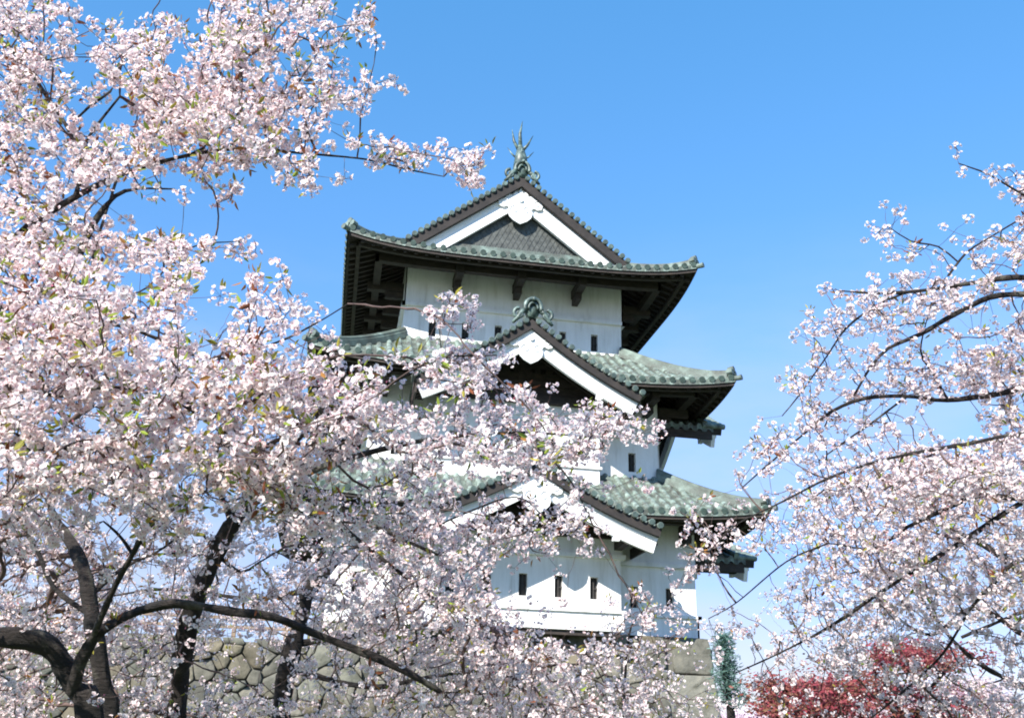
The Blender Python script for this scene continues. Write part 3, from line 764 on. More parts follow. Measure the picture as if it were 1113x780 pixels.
def flowers(nb, pos, nrm, size, tint):
    """tint (n,3) base petal colour"""
    which = rng.integers(0, len(TEMPL), len(pos))
    for w, (V, F, T) in enumerate(TEMPL):
        idx = np.where(which == w)[0]
        if not len(idx): continue
        a, b, n = frames(nrm[idx]); s = size[idx][:, None, None]
        W = pos[idx][:, None, :]+s*(V[None, :, 0:1]*a[:, None, :]+V[None, :, 1:2]*b[:, None, :]+V[None, :, 2:3]*n[:, None, :])
        t = np.clip(T, 0, .5)[None, :, None]/.45
        base = tint[idx][:, None, :]*np.array([.98, .72, .76])
        c = base*(1-np.minimum(1, t*1.9))+tint[idx][:, None, :]*np.minimum(1, t*1.9)
        c = np.where((T < 0)[None, :, None], np.array([.30, .10, .09])[None, None, :], c)
        C_ = np.concatenate([c, np.ones(c.shape[:2]+(1,))], 2)
        m = len(V); FF = F[None]+(np.arange(len(idx))*m)[:, None, None]
        nb.add(W, FF, C_)

def leaves(nb, pos, dirs, size, cols, width=.36):
    """two folded quads per leaf"""
    a, b, n = frames(dirs)      # n along the leaf
    loc = np.array([(0, 0, 0), (width*.5, .10, .35), (width*.34, .09, .75), (0, 0, 1.05), (-width*.34, .09, .75), (-width*.5, .10, .35)])
    W = pos[:, None, :]+size[:, None, None]*(loc[None, :, 0:1]*a[:, None, :]+loc[None, :, 1:2]*b[:, None, :]+loc[None, :, 2:3]*n[:, None, :])
    F = np.array([(0, 1, 2, 3), (0, 3, 4, 5)])[None]+(np.arange(len(pos))*6)[:, None, None]
    C_ = np.repeat(np.concatenate([cols, np.ones((len(cols), 1))], 1)[:, None, :], 6, 1)
    nb.add(W, F, C_)

def empty_air(P, den):
    v = P-CAM; w = v@CF; x = 556.5+FPX*(v@CR)/w; y = 390-FPX*(v@CU)/w
    c = np.clip((x/20).astype(int), 0, 55); r = np.clip((y/20).astype(int), 0, 38)
    return ((den[r, c] < 1.5) & (x > 0) & (x < 1113) & (y > 0) & (y < 780)).astype(float)
def grow(limbs, targets, den=None, bf=.35, root_r=.0022, expo=.44, minr=.0012):
    """limbs: list of sampled (pts) already in the tree; targets (n,3). Returns twig polylines with radii."""
    L = np.concatenate(limbs); n = len(targets)
    if n == 0: return []
    best = np.full(n, 1e9); par = np.full(n, -1)
    for i in range(0, len(L), 200):
        d = np.linalg.norm(targets[:, None]-L[None, i:i+200], axis=2); j = d.argmin(1); m = d[np.arange(n), j]
        u = m < best; best[u] = m[u]; par[u] = -(j[u]+i)-1
    pl = np.zeros(n); done = np.zeros(n, bool); cost = best.copy()*1.0; order = []; dist = best.copy()
    for _ in range(n):
        k = int(np.where(done, 1e9, cost).argmin()); done[k] = True; order.append(k)
        pl[k] = dist[k]+(pl[par[k]] if par[k] >= 0 else 0)
        d = np.linalg.norm(targets-targets[k], axis=1); c = d+bf*pl[k]
        if den is not None: c = c+.8*empty_air((targets+targets[k])*.5, den)+.4*empty_air(targets*.3+targets[k]*.7, den)
        u = (~done) & (c < cost); cost[u] = c[u]; par[u] = k; dist[u] = d[u]
    cnt = np.ones(n)
    for k in reversed(order):
        if par[k] >= 0: cnt[par[k]] += cnt[k]
    kids = {}
    for k in order: kids.setdefault(par[k], []).append(k)
    lines = []; heads = [k for k in order if par[k] < 0]
    stack = [(k, L[-par[k]-1]) for k in heads]
    while stack:
        k, start = stack.pop(); pts = [start]; rr_ = []
        while True:
            pts.append(targets[k]); rr_.append(root_r*cnt[k]**expo)
            ch = kids.get(k, [])
            if not ch: break
            ch = sorted(ch, key=lambda q: -cnt[q])
            for c in ch[1:]: stack.append((c, targets[k]))
            k = ch[0]
        rr_ = [rr_[0]]+rr_; rr_[-1] = minr
        lines.append((pts, [max(minr, r) for r in rr_]))
    return lines

def tube_np(nb, pts, rad, ns, rough=0):
    n = len(pts); d = np.gradient(pts, axis=0); d /= np.linalg.norm(d, axis=1, keepdims=True)+1e-12
    up = np.array([.21, .34, .92]); a = np.cross(d, up); a /= np.linalg.norm(a, axis=1, keepdims=True)+1e-9; b = np.cross(d, a)
    th = 2*math.pi*np.arange(ns)/ns
    rad = rad[:, None]*np.ones((1, ns))
    if rough: rad = rad*(1+rough*rng.normal(size=rad.shape)*.45+rough*.8*np.sin(th*3+pts[:, :1]*9+pts[:, 2:]*7))
    V = pts[:, None]+rad[:, :, None]*(np.cos(th)[None, :, None]*a[:, None]+np.sin(th)[None, :, None]*b[:, None])
    i, j = np.meshgrid(np.arange(n-1), np.arange(ns), indexing='ij'); j2 = (j+1) % ns
    F = np.stack([i*ns+j, i*ns+j2, (i+1)*ns+j2, (i+1)*ns+j], -1).reshape(-1, 4)
    nb.add(V, F, np.ones((n*ns, 4)))

# how thickly the blossom stands in each 20 px square of the photograph (rows from the top)
DL = """877500003306888887253
888515488707998866352
788638789526998547601
788527898258985378400
775443689789888667565520
66535617999999998887200000
78853407999999887730
888886688999898776236400
99889988856879877420687748500
88889855427520096271022338500
988886305575630054
98887501000000100
88876654420011
9988778889766510
999987875885000300
99998763685005620000000
9999998789305865646200006500
99999998896277466320000176000
99999999897589665455001245400
99999999998489888866444568830
999999999978999998876544687100
9999999999998999999975235567520
999656999999988998799877878886355660
999864999999999988999856788888889875000
99999999999999999876468887788889510000
999999999999999997544587223566520233200
98898999978789899865788851000325333420
98887689997688799986798732345463210000
888773689865588999999888566677673000000
887782476767835787888888777756451000000
787684753557723467888888877745520000000
546777644766334876767887576341000000000
7777886578876888887888888875432002320000
8878876655577678866888878887777532345320
6876777766554465467678858788765566654443100
6766665576422224535467567888877664322220
7754554454222225524456556788776544544321
8853566655454334445566556777766655655423
7763467776675556555556666677777666666542"""
DR = {8: (52, "3"), 9: (51, "12134"), 10: (54, "15"), 11: (48, "30020002"), 12: (47, "34304212 3".replace(' ', '')), 13: (47, "133413466"), 14: (49, "1324443"),
      15: (44, "300555676555"), 16: (45, "35666776434"), 17: (43, "2556655531245"), 18: (43, "2434455333566"), 19: (42, "12443455457875"),
      20: (42, "13344445668898"), 21: (42, "23444656655565"), 22: (41, "144654544200466"), 23: (41, "365565422122568"), 24: (40, "2545543555666888"),
      25: (40, "4434567889999998"), 26: (39, "23224678899999988"), 27: (36, "23322236678888887766"), 28: (37, "4455666778888876566"),
      29: (37, "3555444678888776677"), 30: (36, "24521005677788777566 7".replace(' ', '')[:20]), 31: (36, "42000026666778766777"),
      32: (41, "266566778777777"), 33: (38, "242345566777766666"), 34: (38, "343245567666544555"), 35: (38, "221455566654334444"),
      36: (38, "111234445554444444"), 37: (40, "1133344444555555"), 38: (42, "23334444566666")}
DEN = np.zeros((39, 56)); DEN_R = np.zeros((39, 56))
for r, row in enumerate(DL.split('\n')):
    for c, ch in enumerate(row[:44]): DEN[r, c] = int(ch)
DEN[30, 26:31] = [6, 3, 3, 3, 1]; DEN[31, 26:30] = [5, 2, 2, 1]; DEN[32, 27:32] = [3, 2, 1, 1, 0]; DEN[33, 27:33] = [5, 3, 2, 1, 0, 1]; DEN[34, 28:36] = [5, 4, 2, 2, 3, 4, 4, 3]
DEN[10:12, 5:11] *= .6; DEN[8:10, 18:22] *= .8
for r, (c0, row) in DR.items():
    for i, ch in enumerate(row):
        if c0+i < 56: DEN_R[r, c0+i] = int(ch)

def sample(den, wfn, dfn, fpc, csize, fs, cmax=.95, over=1.9, ext=True, lowf=.6):
    """cluster centres: for each cell enough clusters for the wanted coverage. wfn(px,py) share, dfn depth"""
    out = []; dep = []
    H, W = den.shape
    for r in range(-3 if ext else 0, H+3):
        for c in range(-12 if den is DEN else -4, W+(14 if den is DEN_R else 4)):
            dv = den[min(max(r, 0), H-1), min(max(c, 0), W-1)]
            if den is DEN_R and c >= W and r >= -2: dv = max(4 if c > W+1 else 0, den[min(max(r, 0), H-1), 51:56].mean())
            if r < 0 or r >= H or c < 0 or c >= W:
                if not ext: continue
                if (r >= H) or (c < 0 and den is DEN) or (c >= W and den is DEN_R) or r < 0: dv *= .8
                else: continue
            if dv < 5: dv *= lowf
            if dv <= 0: continue
            px, py = c*20+10, r*20+10
            w = wfn(px, py)
            if w <= 0: continue
            D = dfn(px, py); area = .50*(FPX*fs/D)**2
            nf = -math.log(1-cmax*dv/9)*400/area*over*w
            n = rng.poisson(nf/fpc)
            for _ in range(n):
                x, y = px+rng.uniform(-11, 11), py+rng.uniform(-11, 11)
                d = dfn(x, y)*(1+rng.normal()*.06)
                out.append(at(x, y, d))
    return np.array(out)

PETALS = np.array([(.96, .915, .895), (.965, .94, .92), (.955, .87, .855), (.97, .955, .935), (.95, .84, .83)])
LEAFC = np.array([(.30, .15, .05), (.34, .30, .06), (.22, .28, .05), (.30, .38, .07), (.24, .09, .05), (.38, .36, .10)])
def cherry(name, label, base, limbs, targets, fpc, csize, fs, group=None, leafy=.16, tint=1.0, bark_noise=.0, twig_r=.0017, budf=.05, bf=.35, den=None):
    root = empty(name, tuple(base)); tag(root, label, 'cherry tree', group)
    tr = NB(); samp = []
    for pts, rad in limbs:
        P, rr_ = catmull(pts, rad, .07)
        # gnarl
        ph = rng.uniform(0, 6, 3); s = np.arange(len(P))*.07
        P = P+(np.stack([np.sin(s*3.1+ph[0]), np.sin(s*2.3+ph[1]), np.sin(s*2.9+ph[2])], 1)*np.minimum(.02, rr_*.35)[:, None])
        rr2 = rr_*(1+.10*np.sin(s*7+ph[0])+.07*rng.normal(size=len(P)))
        tube_np(tr, P, rr2, 16 if rr_.max() > .03 else 6, .13 if rr_.max() > .03 else .05); samp.append(P)
    tr.build('trunk', M['bark'], root, smooth=True)
    lines = grow(samp, targets, den=den, bf=bf, root_r=twig_r)
    tw = NB()
    for pts, rad in lines:
        P, rr_ = catmull(pts, rad, .06)
        if len(P) > 3: P[1:-1] += rng.normal(size=P[1:-1].shape)*.0045; rr_ = rr_*rng.uniform(.8, 1.35, len(rr_))
        tube_np(tw, P, rr_, 5 if rr_.max() > .006 else 4)
    # clusters
    n = len(targets); k = rng.poisson(fpc, n)+1; idx = np.repeat(np.arange(n), k); m = len(idx)
    dr = rng.normal(size=(m, 3)); dr /= np.linalg.norm(dr, axis=1, keepdims=True)
    sc = (csize*rng.uniform(.7, 1.25, n))[idx]
    pos = targets[idx]+dr*(sc*rng.uniform(.35, 1.0, m)**.6)[:, None]*np.array([1, 1, .9])
    nrm = dr+rng.normal(size=(m, 3))*.45+np.array([0, 0, -.12])
    ctint = PETALS[rng.integers(0, 5, n)][idx]*.5+PETALS[rng.integers(0, 5, m)]*.5
    fl = NB(); isb = rng.random(m) < budf
    flowers(fl, pos[~isb], nrm[~isb], fs*rng.uniform(.85, 1.12, (~isb).sum()), np.clip(ctint[~isb]*tint, 0, .97))
    # pink buds
    if isb.sum(): leaves(fl, pos[isb], dr[isb], np.full(isb.sum(), fs*.42), np.tile(np.array([[.62, .22, .30]]), (isb.sum(), 1)), .7)
    fl.build('blossom', M['petal'], root)
    # flower stalks
    q = rng.random(m) < .6
    st = NB(); A = targets[idx[q]]; Bp = pos[q]; side = np.cross(Bp-A, rng.normal(size=A.shape)); side /= np.linalg.norm(side, axis=1, keepdims=True)+1e-9
    side *= .0009; V = np.stack([A-side, A+side, Bp+side, Bp-side], 1); F = np.arange(len(A)*4).reshape(-1, 4)
    tw.add(V, F, np.ones((len(A)*4, 4)))
    tw.build('twigs', M['twig'], root)
    # young leaves
    lc = np.where(rng.random(n) < leafy)[0]; kk = rng.integers(4, 9, len(lc)); li = np.repeat(lc, kk); ml = len(li)
    if ml:
        d2 = rng.normal(size=(ml, 3))+np.array([0, 0, .5]); hue = rng.integers(0, 6, n)
        lp = targets[li]+d2/np.linalg.norm(d2, axis=1, keepdims=True)*(sc[:1]*0+csize*.8)
        col = LEAFC[np.where(rng.random(ml) < .7, hue[li], rng.integers(0, 6, ml))]*rng.uniform(.8, 1.3, (ml, 1))
        lf = NB(); leaves(lf, lp, d2, fs*rng.uniform(.9, 1.7, ml), col); lf.build('leaves', M['leaf'], root)
    print('TREE', name, 'clusters', n, 'flowers', m)
    return root

def limb(pp):      # [(px,py,depth,width_px)]
    pts = [at(a, b, d) for a, b, d, w in pp]; rad = [w*d/FPX/2 for a, b, d, w in pp]; return pts, rad
def groundbase(p):
    p = np.array(p); return np.array([p[0], p[1], -4.8])
GR = 'cherry trees in bloom along the moat'

# --- near left tree
def near_d(px, py): return float(np.interp(py, [-60, 260, 330, 520, 640, 820], [6.6, 5.6, 4.7, 4.6, 6.0, 6.6]))
def near_w(px, py):
    if px > 690: return 0
    w = float(np.interp(py, [0, 300, 360, 540, 600, 700], [1, 1, .8, .75, .12, .06]))
    if px > 420: w *= float(np.interp(px, [420, 520], [1, .25]))
    if px > 300 and py < 200: w = 1
    return w
base = at(108, 1000, 6.3); base = np.array([base[0], base[1], -4.85])
b0 = at(95, 800, 6.2)
LA = [([base, b0]+[at(*q) for q in ((78, 750, 6.2), (56, 705, 6.2), (20, 692, 6.1), (-40, 686, 6.0), (-110, 620, 5.9), (-150, 480, 5.7), (-150, 320, 5.7), (-120, 150, 6.0), (-90, 0, 6.4))],
       [.12, .084, .072, .064, .056, .056, .06, .05, .04, .03, .02]),
      limb([(78, 748, 6.2, 15), (84, 722, 6.15, 13), (100, 693, 6.1, 12), (122, 677, 6.1, 11), (150, 665, 6.1, 10.5), (190, 657, 6.1, 10), (222, 661, 6.1, 9), (262, 667, 6.2, 9), (300, 671, 6.2, 9), (340, 686, 6.3, 8.5), (392, 706, 6.4, 8), (440, 728, 6.5, 7.5), (478, 751, 6.6, 6)]),
      limb([(98, 697, 6.1, 7), (110, 668, 6.0, 7), (126, 634, 5.9, 6.5), (143, 605, 5.8, 6), (165, 570, 5.6, 5), (198, 548, 5.4, 3.5)]),
      limb([(144, 602, 5.8, 4), (136, 590, 5.8, 3.5), (126, 578, 5.7, 3), (112, 566, 5.6, 2)]),
      limb([(-110, 620, 5.9, 9), (-50, 540, 5.2, 8), (0, 483, 4.8, 7), (28, 487, 4.7, 6), (82, 486, 4.7, 5), (115, 484, 4.6, 3), (150, 470, 4.6, 2)]),
      limb([(28, 488, 4.7, 3.5), (22, 474, 4.7, 3), (14, 470, 4.7, 2)]),
      limb([(-150, 400, 5.6, 10), (-60, 330, 5.4, 9), (10, 265, 5.8, 8), (38, 242, 5.8, 7), (80, 214, 5.8, 6.5), (128, 190, 5.9, 6), (190, 171, 6.0, 5), (260, 161, 6.0, 4), (330, 167, 6.1, 3), (400, 174, 6.2, 2.2), (440, 184, 6.2, 1.8), (482, 192, 6.2, 1.2)]),
      limb([(82, 214, 5.8, 6), (88, 195, 5.8, 5), (90, 180, 5.9, 4), (96, 150, 6.0, 3), (130, 105, 6.1, 2.4)]),
      limb([(-60, 330, 5.4, 10), (20, 330, 5.3, 9), (70, 300, 5.5, 8), (88, 275, 5.6, 8), (104, 242, 5.6, 7), (126, 214, 5.7, 5), (150, 206, 5.8, 3), (190, 206, 5.8, 2)]),
      limb([(10, 262, 5.8, 7), (33, 243, 5.8, 6), (28, 225, 5.8, 4), (24, 205, 5.9, 2)]),
      limb([(-120, 150, 6.0, 8), (-50, 50, 6.2, 5), (0, 44, 6.3, 5), (32, 76, 6.3, 5), (55, 110, 6.2, 4.5), (74, 140, 6.1, 4), (84, 170, 6.0, 3)]),
      limb([(80, 134, 6.1, 2), (98, 116, 6.1, 3), (120, 100, 6.1, 2.5), (128, 82, 6.2, 1.5)]),
      limb([(190, 171, 6.0, 3), (222, 160, 6.0, 2.6), (236, 128, 6.1, 2.2), (252, 100, 6.2, 1.6)]),
      limb([(-60, 330, 5.4, 7), (20, 350, 4.9, 6), (80, 345, 4.8, 4), (150, 360, 4.8, 3), (190, 375, 4.8, 2)]),
      limb([(70, 300, 5.4, 4), (112, 322, 5.0, 3), (140, 342, 4.9, 3), (172, 360, 4.9, 2)]),
      limb([(20, 420, 4.7, 4), (70, 430, 4.6, 4), (120, 420, 4.6, 3), (190, 436, 4.7, 2.6), (240, 470, 4.8, 2)]),
      limb([(-150, 480, 5.7, 8), (-60, 430, 5.0, 6), (20, 420, 4.7, 4)]),
      limb([(150, 360, 4.8, 3.5), (230, 390, 5.0, 3), (300, 372, 5.3, 2.5), (345, 350, 5.5, 2), (378, 330, 5.6, 1.2)]),
      limb([(128, 190, 5.9, 3), (100, 300, 5.2, 2.5), (150, 318, 5.2, 2), (205, 270, 5.5, 1.6), (260, 262, 5.7, 1)])]
TA = sample(DEN, near_w, near_d, 11, .055, .036)
cherry('cherry_tree', 'nearest cherry tree, thick dark trunk bending left, its blossom filling the upper left', base, LA, TA, 11, .050, .036, GR, leafy=.26, den=DEN)

# --- leaning tree whose limbs reach across the tower
def mid_d(px, py): return float(np.interp(px, [0, 250, 420, 700], [8.6, 8.0, 7.2, 6.6]))
def mid_w(px, py):
    if px > 720: return 0
    w = float(np.interp(py, [300, 360, 540, 600, 700, 800], [0, .2, .25, .5, .45, .45]))
    if px > 400 and py > 320: w = max(w, float(np.interp(px, [400, 500], [w, .8])))
    return w
base = at(180, 900, 8.4); base = np.array([base[0], base[1], -4.85])
LB = [([base]+[at(*q) for q in ((190, 765, 8.3), (196, 720, 8.2), (207, 680, 8.1), (222, 640, 8.0), (236, 602, 7.9), (250, 574, 7.8), (272, 546, 7.6), (310, 524, 7.4), (345, 508, 7.2), (400, 492, 7.0), (470, 478, 6.8), (560, 470, 6.7), (640, 474, 6.6))],
       [.12, .082, .078, .072, .07, .066, .06, .045, .032, .026, .02, .014, .009, .004]),
      limb([(222, 640, 8.0, 5), (216, 632, 8.0, 4), (213, 628, 8.0, 3)]),
      limb([(252, 572, 7.8, 8), (240, 540, 7.7, 6), (210, 500, 7.6, 5), (160, 470, 7.6, 4), (100, 440, 7.8, 2)]),
      limb([(300, 528, 7.4, 6), (370, 558, 7.1, 5), (410, 573, 7.0, 4.5), (442, 588, 6.9, 4), (476, 603, 6.9, 3)]),
      limb([(345, 540, 7.2, 5), (378, 575, 7.0, 4.5), (412, 603, 6.9, 4), (440, 625, 6.9, 3.5), (478, 654, 6.9, 3), (520, 680, 6.9, 2)]),
      limb([(272, 546, 7.6, 7), (330, 470, 7.2, 5), (390, 440, 6.9, 4), (432, 414, 6.7, 3), (480, 390, 6.6, 2.4), (540, 386, 6.5, 1.4)]),
      limb([(238, 605, 7.9, 5), (262, 622, 7.9, 3), (280, 612, 7.9, 2), (300, 600, 7.9, 1.2)]),
      limb([(232, 600, 7.9, 4), (222, 582, 7.9, 4), (200, 580, 7.9, 3), (170, 600, 8.0, 2.6), (130, 612, 8.1, 2)]),
      limb([(480, 390, 6.6, 1.6), (478, 360, 6.6, 1.4), (474, 345, 6.6, 1)]),
      limb([(560, 470, 6.7, 3), (600, 500, 6.6, 2.4), (622, 525, 6.6, 1.8), (640, 560, 6.6, 1.2)]),
      limb([(442, 588, 6.9, 2.4), (500, 560, 6.8, 2), (560, 540, 6.7, 1.6), (590, 560, 6.7, 1)])]
TB = sample(DEN, mid_w, mid_d, 9, .06, .035)
cherry('cherry_tree', 'leaning cherry tree left of centre whose thin limbs cross the white tower', base, LB, TB, 10, .050, .034, GR, leafy=.14, den=DEN)

# --- tree with the stout lichened trunk below the tower, blossom low over the rampart
def far_w(px, py):
    if px > 800: return 0
    return float(np.interp(py, [540, 600, 700, 800], [0, .3, .5, .5]))
def far_d(px, py): return float(np.interp(px, [0, 400, 780], [12, 11, 10.0]))
base = at(300, 880, 10.6); base = np.array([base[0], base[1], -4.85])
LC = [([base]+[at(*q) for q in ((306, 770, 10.5), (315, 725, 10.5), (324, 690, 10.5), (334, 640, 10.6), (362, 610, 10.6), (392, 590, 10.7))], [.13, .10, .095, .09, .075, .05, .02]),
      limb([(324, 700, 10.5, 9), (380, 690, 10.4, 6), (440, 680, 10.4, 4), (520, 676, 10.4, 3)]),
      limb([(315, 728, 10.5, 7), (400, 745, 10.4, 5), (470, 735, 10.2, 4), (560, 725, 10.2, 3), (650, 720, 10.1, 2)]),
      limb([(334, 640, 10.6, 6), (270, 650, 10.8, 4), (180, 640, 11.2, 3), (100, 650, 11.5, 2)])]
TC = sample(DEN, lambda a, b: far_w(a, b)*(1 if a > 180 else .35), far_d, 9, .075, .036)
cherry('cherry_tree', 'cherry tree with upright trunk before the stone rampart, right of the leaning one', base, LC, TC, 9, .07, .036, GR, leafy=.14)

# --- forked trees at far left
base = at(118, 900, 7.5); base = np.array([base[0], base[1], -4.85])
LD = [([base]+[at(*q) for q in ((122, 790, 7.30), (117, 750, 7.30), (108, 700, 7.30), (98, 660, 7.36), (90, 625, 7.42), (78, 595, 7.55), (62, 570, 7.68), (50, 540, 7.81))], [.10, .066, .060, .056, .056, .052, .044, .03, .012]),
      limb([(100, 670, 7.36, 7), (60, 640, 7.49, 6), (44, 605, 7.62, 5), (30, 580, 7.68, 3)]),
      limb([(95, 650, 7.36, 5), (130, 620, 7.55, 4), (165, 604, 7.68, 3), (200, 600, 7.81, 2)])]
TD = sample(DEN, lambda a, b: (0 if a > 230 else float(np.interp(b, [500, 560, 600, 700, 800], [.0, .25, .55, .45, .45])*(.7 if a < 180 else .4))), lambda a, b: 9.0, 9, .06, .036)
cherry('cherry_tree', 'forked cherry tree behind the nearest trunk at far left, partly veiled by blossom', base, LD, TD, 9, .056, .036, GR, leafy=.12)

# --- right-hand tree, long drooping branches entering from the right
def rd(px, py): return float(np.interp(py, [100, 450, 520, 800], [7.4, 7.8, 6.6, 7.6]))
base = at(1330, 1000, 8.0); base = np.array([base[0], base[1], -4.85])
LR = [([base]+[at(*q) for q in ((1310, 820, 8), (1290, 680, 8), (1275, 560, 8), (1250, 440, 7.9), (1230, 320, 7.9), (1200, 200, 7.8))], [.17, .14, .12, .10, .08, .06, .03]),
      limb([(1250, 400, 7.9, 14), (1160, 312, 7.6, 8), (1113, 303, 7.5, 6), (1070, 306, 7.5, 5), (1000, 316, 7.5, 3.5), (955, 318, 7.5, 2.5), (915, 316, 7.5, 1.5)]),
      limb([(1240, 360, 7.9, 12), (1150, 322, 7.6, 8), (1113, 320, 7.5, 6.5), (1075, 323, 7.5, 6), (1035, 342, 7.5, 5), (1000, 362, 7.5, 4.5), (965, 378, 7.5, 4), (945, 400, 7.5, 3), (928, 430, 7.5, 2)]),
      limb([(985, 318, 7.5, 2.4), (955, 330, 7.5, 2.4), (920, 356, 7.6, 2.4), (900, 385, 7.6, 2), (868, 430, 7.7, 1.8), (850, 452, 7.7, 1.2)]),
      limb([(1030, 300, 7.5, 3), (1050, 275, 7.5, 2.6), (1070, 262, 7.5, 2), (1110, 238, 7.5, 2), (1150, 215, 7.6, 3), (1200, 220, 7.8, 5)]),
      limb([(1042, 285, 7.5, 2), (1020, 268, 7.5, 1.8), (990, 262, 7.5, 1.5), (965, 246, 7.5, 1)]),
      limb([(1200, 210, 7.8, 5), (1140, 222, 7.6, 3.5), (1100, 205, 7.5, 2.6), (1075, 190, 7.5, 2), (1042, 178, 7.5, 1.2)]),
      limb([(1250, 440, 7.9, 12), (1160, 414, 7.7, 9), (1113, 420, 7.7, 7), (1085, 427, 7.6, 6), (1030, 434, 7.6, 5), (985, 430, 7.6, 4.5), (940, 433, 7.6, 4), (905, 447, 7.6, 3.2), (872, 473, 7.6, 2.6), (838, 502, 7.6, 2), (806, 530, 7.6, 1.2)]),
      limb([(985, 432, 7.6, 3), (950, 458, 7.5, 2.4), (925, 475, 7.5, 2), (890, 500, 7.5, 1.2)]),
      limb([(1030, 434, 7.6, 2.6), (1010, 400, 7.6, 2.4), (1000, 380, 7.6, 2), (1012, 330, 7.6, 1.4)]),
      limb([(1275, 560, 8.0, 12), (1170, 548, 7.2, 8), (1113, 541, 6.8, 6), (1062, 538, 6.7, 5), (1030, 552, 6.7, 4.5), (985, 573, 6.7, 3.6), (950, 596, 6.8, 2.6), (900, 590, 6.7, 1.6)]),
      limb([(1275, 540, 8.0, 12), (1170, 520, 7.2, 8), (1113, 546, 6.8, 6), (1080, 566, 6.8, 5.5), (1045, 590, 6.8, 5), (1010, 610, 6.9, 4.5), (960, 641, 7, 4), (900, 681, 7.1, 3), (850, 708, 7.2, 2), (800, 731, 7.3, 1.2)]),
      limb([(1260, 480, 7.9, 8), (1130, 470, 7.0, 5), (1050, 482, 6.7, 4), (960, 500, 6.6, 3), (900, 520, 6.5, 2.4), (850, 545, 6.4, 2), (800, 570, 6.3, 1.6), (770, 600, 6.3, 1)]),
      limb([(900, 590, 6.7, 2), (855, 610, 6.8, 1.6), (800, 655, 6.9, 1.4), (770, 672, 6.9, 1)]),
      limb([(1290, 640, 8, 10), (1180, 620, 7.5, 6), (1113, 607, 7.2, 4.5), (1075, 638, 7.2, 3.5), (1055, 660, 7.2, 3), (1020, 715, 7.3, 2.6), (960, 770, 7.4, 2), (930, 790, 7.4, 1)])]
wR = lambda a, b: float(np.interp(b, [100, 470, 520, 620, 800], [1, 1, .75, .6, .45]))
TR = sample(DEN_R, wR, rd, 8, .05, .034, over=2.05, lowf=.85)
cherry('cherry_tree', 'weeping cherry tree reaching in from the right edge on long thin drooping branches', base, LR, TR, 8, .040, .034, GR, leafy=.10, den=DEN_R, tint=.97)

base = at(1240, 960, 12.5); base = np.array([base[0], base[1], -4.85])
LS = [([base]+[at(*q) for q in ((1220, 830, 12.4), (1190, 730, 12.2), (1150, 660, 12), (1080, 600, 12), (1000, 560, 12))], [.16, .13, .11, .08, .04, .015]),
      limb([(1200, 760, 12.2, 9), (1113, 690, 12, 6), (1060, 660, 12, 5), (1010, 690, 12, 4), (960, 660, 12, 2)]),
      limb([(1200, 780, 12.2, 9), (1100, 740, 12, 6), (1040, 700, 11.8, 4), (990, 640, 11.8, 3), (940, 620, 11.8, 2), (880, 640, 11.8, 1.4)]),
      limb([(1150, 660, 12, 6), (1113, 665, 12, 4), (1045, 692, 12, 3)])]
TS = sample(DEN_R, lambda a, b: 0 if a < 820 else 1-wR(a, b), lambda a, b: 12, 9, .075, .036)
cherry('cherry_tree', 'cherry tree at lower right, its small pale flowers just above the red maple', base, LS, TS, 9, .07, .036, GR, leafy=.10, tint=.95)

# --- young sapling in front of the rampart corner
base = at(676, 860, 9.5); base = np.array([base[0], base[1], -4.85])
LT = [([base]+[at(*q) for q in ((678, 780, 9.5), (679, 740, 9.5), (681, 708, 9.5), (686, 680, 9.5), (700, 662, 9.5))], [.02, .016, .014, .012, .008, .004])]
g_ = rng.normal(size=(30, 2))*np.array([30, 15])+np.array([694, 697])
TT = np.array([at(a, b, 9.5+rng.normal()*.3) for a, b in g_])
cherry('cherry_sapling', 'thin straight cherry sapling in front of the big corner stones of the rampart', base, LT, TT, 7, .07, .036, leafy=.4)

# --- red maple
def foliage_tree(name, label, cat, base, limbs, centres, nper, spread, lsize, cols, matn, width, droop=0, ctint=None, group=None):
    root = empty(name, tuple(base)); tag(root, label, cat, group); tr = NB(); samp = []
    for pts, rad in limbs:
        P, rr_ = catmull(pts, rad, .3); tube_np(tr, P, rr_, 8); samp.append(P)
    tr.build('trunk', M['bark'], root, smooth=True)
    tw = NB()
    for pts, rad in grow(samp, centres, root_r=.008, minr=.004):
        P, rr_ = catmull(pts, rad, .3); tube_np(tw, P, rr_, 4)
    tw.build('branches', M['bark'], root)
    n = len(centres); idx = np.repeat(np.arange(n), nper); m = len(idx)
    pos = centres[idx]+rng.normal(size=(m, 3))*spread
    d = rng.normal(size=(m, 3)); d[:, 2] = d[:, 2]*.5-droop
    col = cols[rng.integers(0, len(cols), n)][idx]*.6+cols[rng.integers(0, len(cols), m)]*.4
    lf = NB(); leaves(lf, pos, d, lsize*rng.uniform(.7, 1.3, m), col*rng.uniform(.8, 1.2, (m, 1)), width); lf.build('crown', M[matn], root)
    return root
base = at(980, 900, 17); base = np.array([base[0], base[1], -4.85])
LM = [([base]+[at(*q) for q in ((985, 800, 17), (965, 760, 17), (945, 720, 17))], [.16, .12, .08, .03]),
      limb([(985, 800, 17, 8), (1010, 750, 17, 5), (1040, 715, 17, 3)]), limb([(965, 760, 17, 6), (920, 750, 17, 4), (870, 745, 17, 2)])]
cm = []
for (x, y, sx, sy, n) in ((882, 752, 34, 15, 95), (992, 714, 42, 10, 80), (930, 752, 34, 16, 45), (858, 770, 22, 12, 36), (920, 795, 60, 14, 80), (1020, 770, 40, 16, 40)):
    for _ in range(n): cm.append(at(x+rng.normal()*sx*.7, y+rng.normal()*sy*.7, 17+rng.normal()*.8))
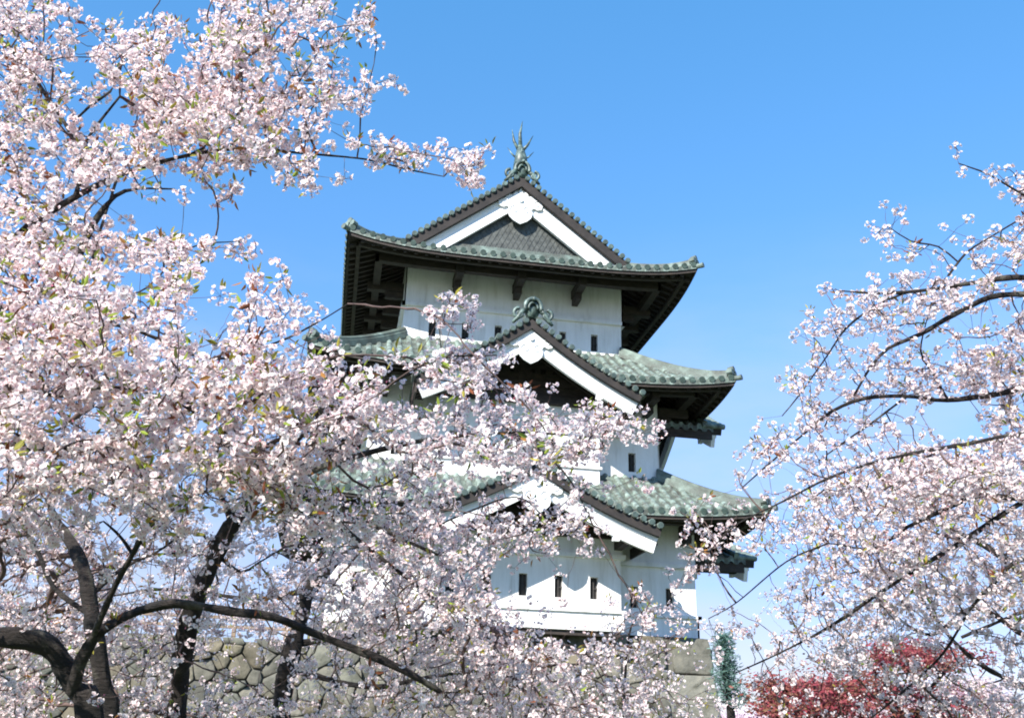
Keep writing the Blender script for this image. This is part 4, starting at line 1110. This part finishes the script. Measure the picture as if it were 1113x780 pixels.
foliage_tree('maple_tree', 'dark red leaved maple tree at lower right behind the cherry branches', 'maple tree', base, LM, np.array(cm), 60, np.array([.2, .2, .07]), .07,
             np.array([(.36, .08, .10), (.29, .055, .08), (.42, .17, .17), (.24, .14, .08)]), 'leaf', .5, .1)

# --- pale conifer beside the rampart corner
base = at(800, 840, 24); base = np.array([base[0], base[1], -4.85])
LP = [([base]+[at(*q) for q in ((794, 770, 24), (788, 730, 24), (785, 700, 24))], [.16, .10, .06, .02])]
cc = []
for t in np.linspace(0, 1, 12):
    y = 692+t*70
    for a in rng.uniform(0, 2*math.pi, 7):
        L = (.08+.34*t)*rng.uniform(.5, 1.2); o = at(786+t*8, y, 24)
        for q in (.4, .7, 1.0): cc.append(o+np.array([math.cos(a)*L*q, math.sin(a)*L*q, -.12*L+.16*L*q*q]))
foliage_tree('pine_tree', 'small blue green conifer right of the rampart corner', 'pine tree', base, LP, np.array(cc), 9, np.array([.09, .09, .05]), .15,
             np.array([(.20, .34, .30), (.26, .40, .34), (.15, .26, .22)]), 'leaf', .08, -.2)
# --- distant cherries low on the horizon
for i, (x, y, d, w, h, lab) in enumerate(((812, 782, 74, 50, 20, 'distant pale cherry tree just right of the rampart corner, low above the frame edge'),
                                          (905, 770, 52, 70, 30, 'distant pale cherry tree directly behind the red maple'),
                                          (1040, 762, 50, 80, 40, 'distant pale cherry tree at the lower right corner behind all the others'))):
    base = at(x, 870, d); base = np.array([base[0], base[1], -4.85])
    LX = [([base, at(x, y+45, d), at(x+3, y+10, d)], [.3, .22, .08]), limb([(x, y+40, d, 5), (x-w*.4, y+10, d, 2)]), limb([(x, y+40, d, 5), (x+w*.4, y+8, d, 2)])]
    q = rng.normal(size=(170, 3)); q /= np.linalg.norm(q, axis=1, keepdims=True); q *= rng.uniform(.3, 1, (170, 1))
    cen = np.array([at(x+a*w, y+14+b*h, d+c*2) for a, b, c in q])
    foliage_tree('cherry_tree', lab, 'cherry tree', base, LX, cen, 170, np.array([.38, .38, .30]), .11,
                 np.array([(.86, .72, .76), (.9, .8, .82), (.8, .64, .69)]), 'petal', .9, 0, group='distant cherry trees')
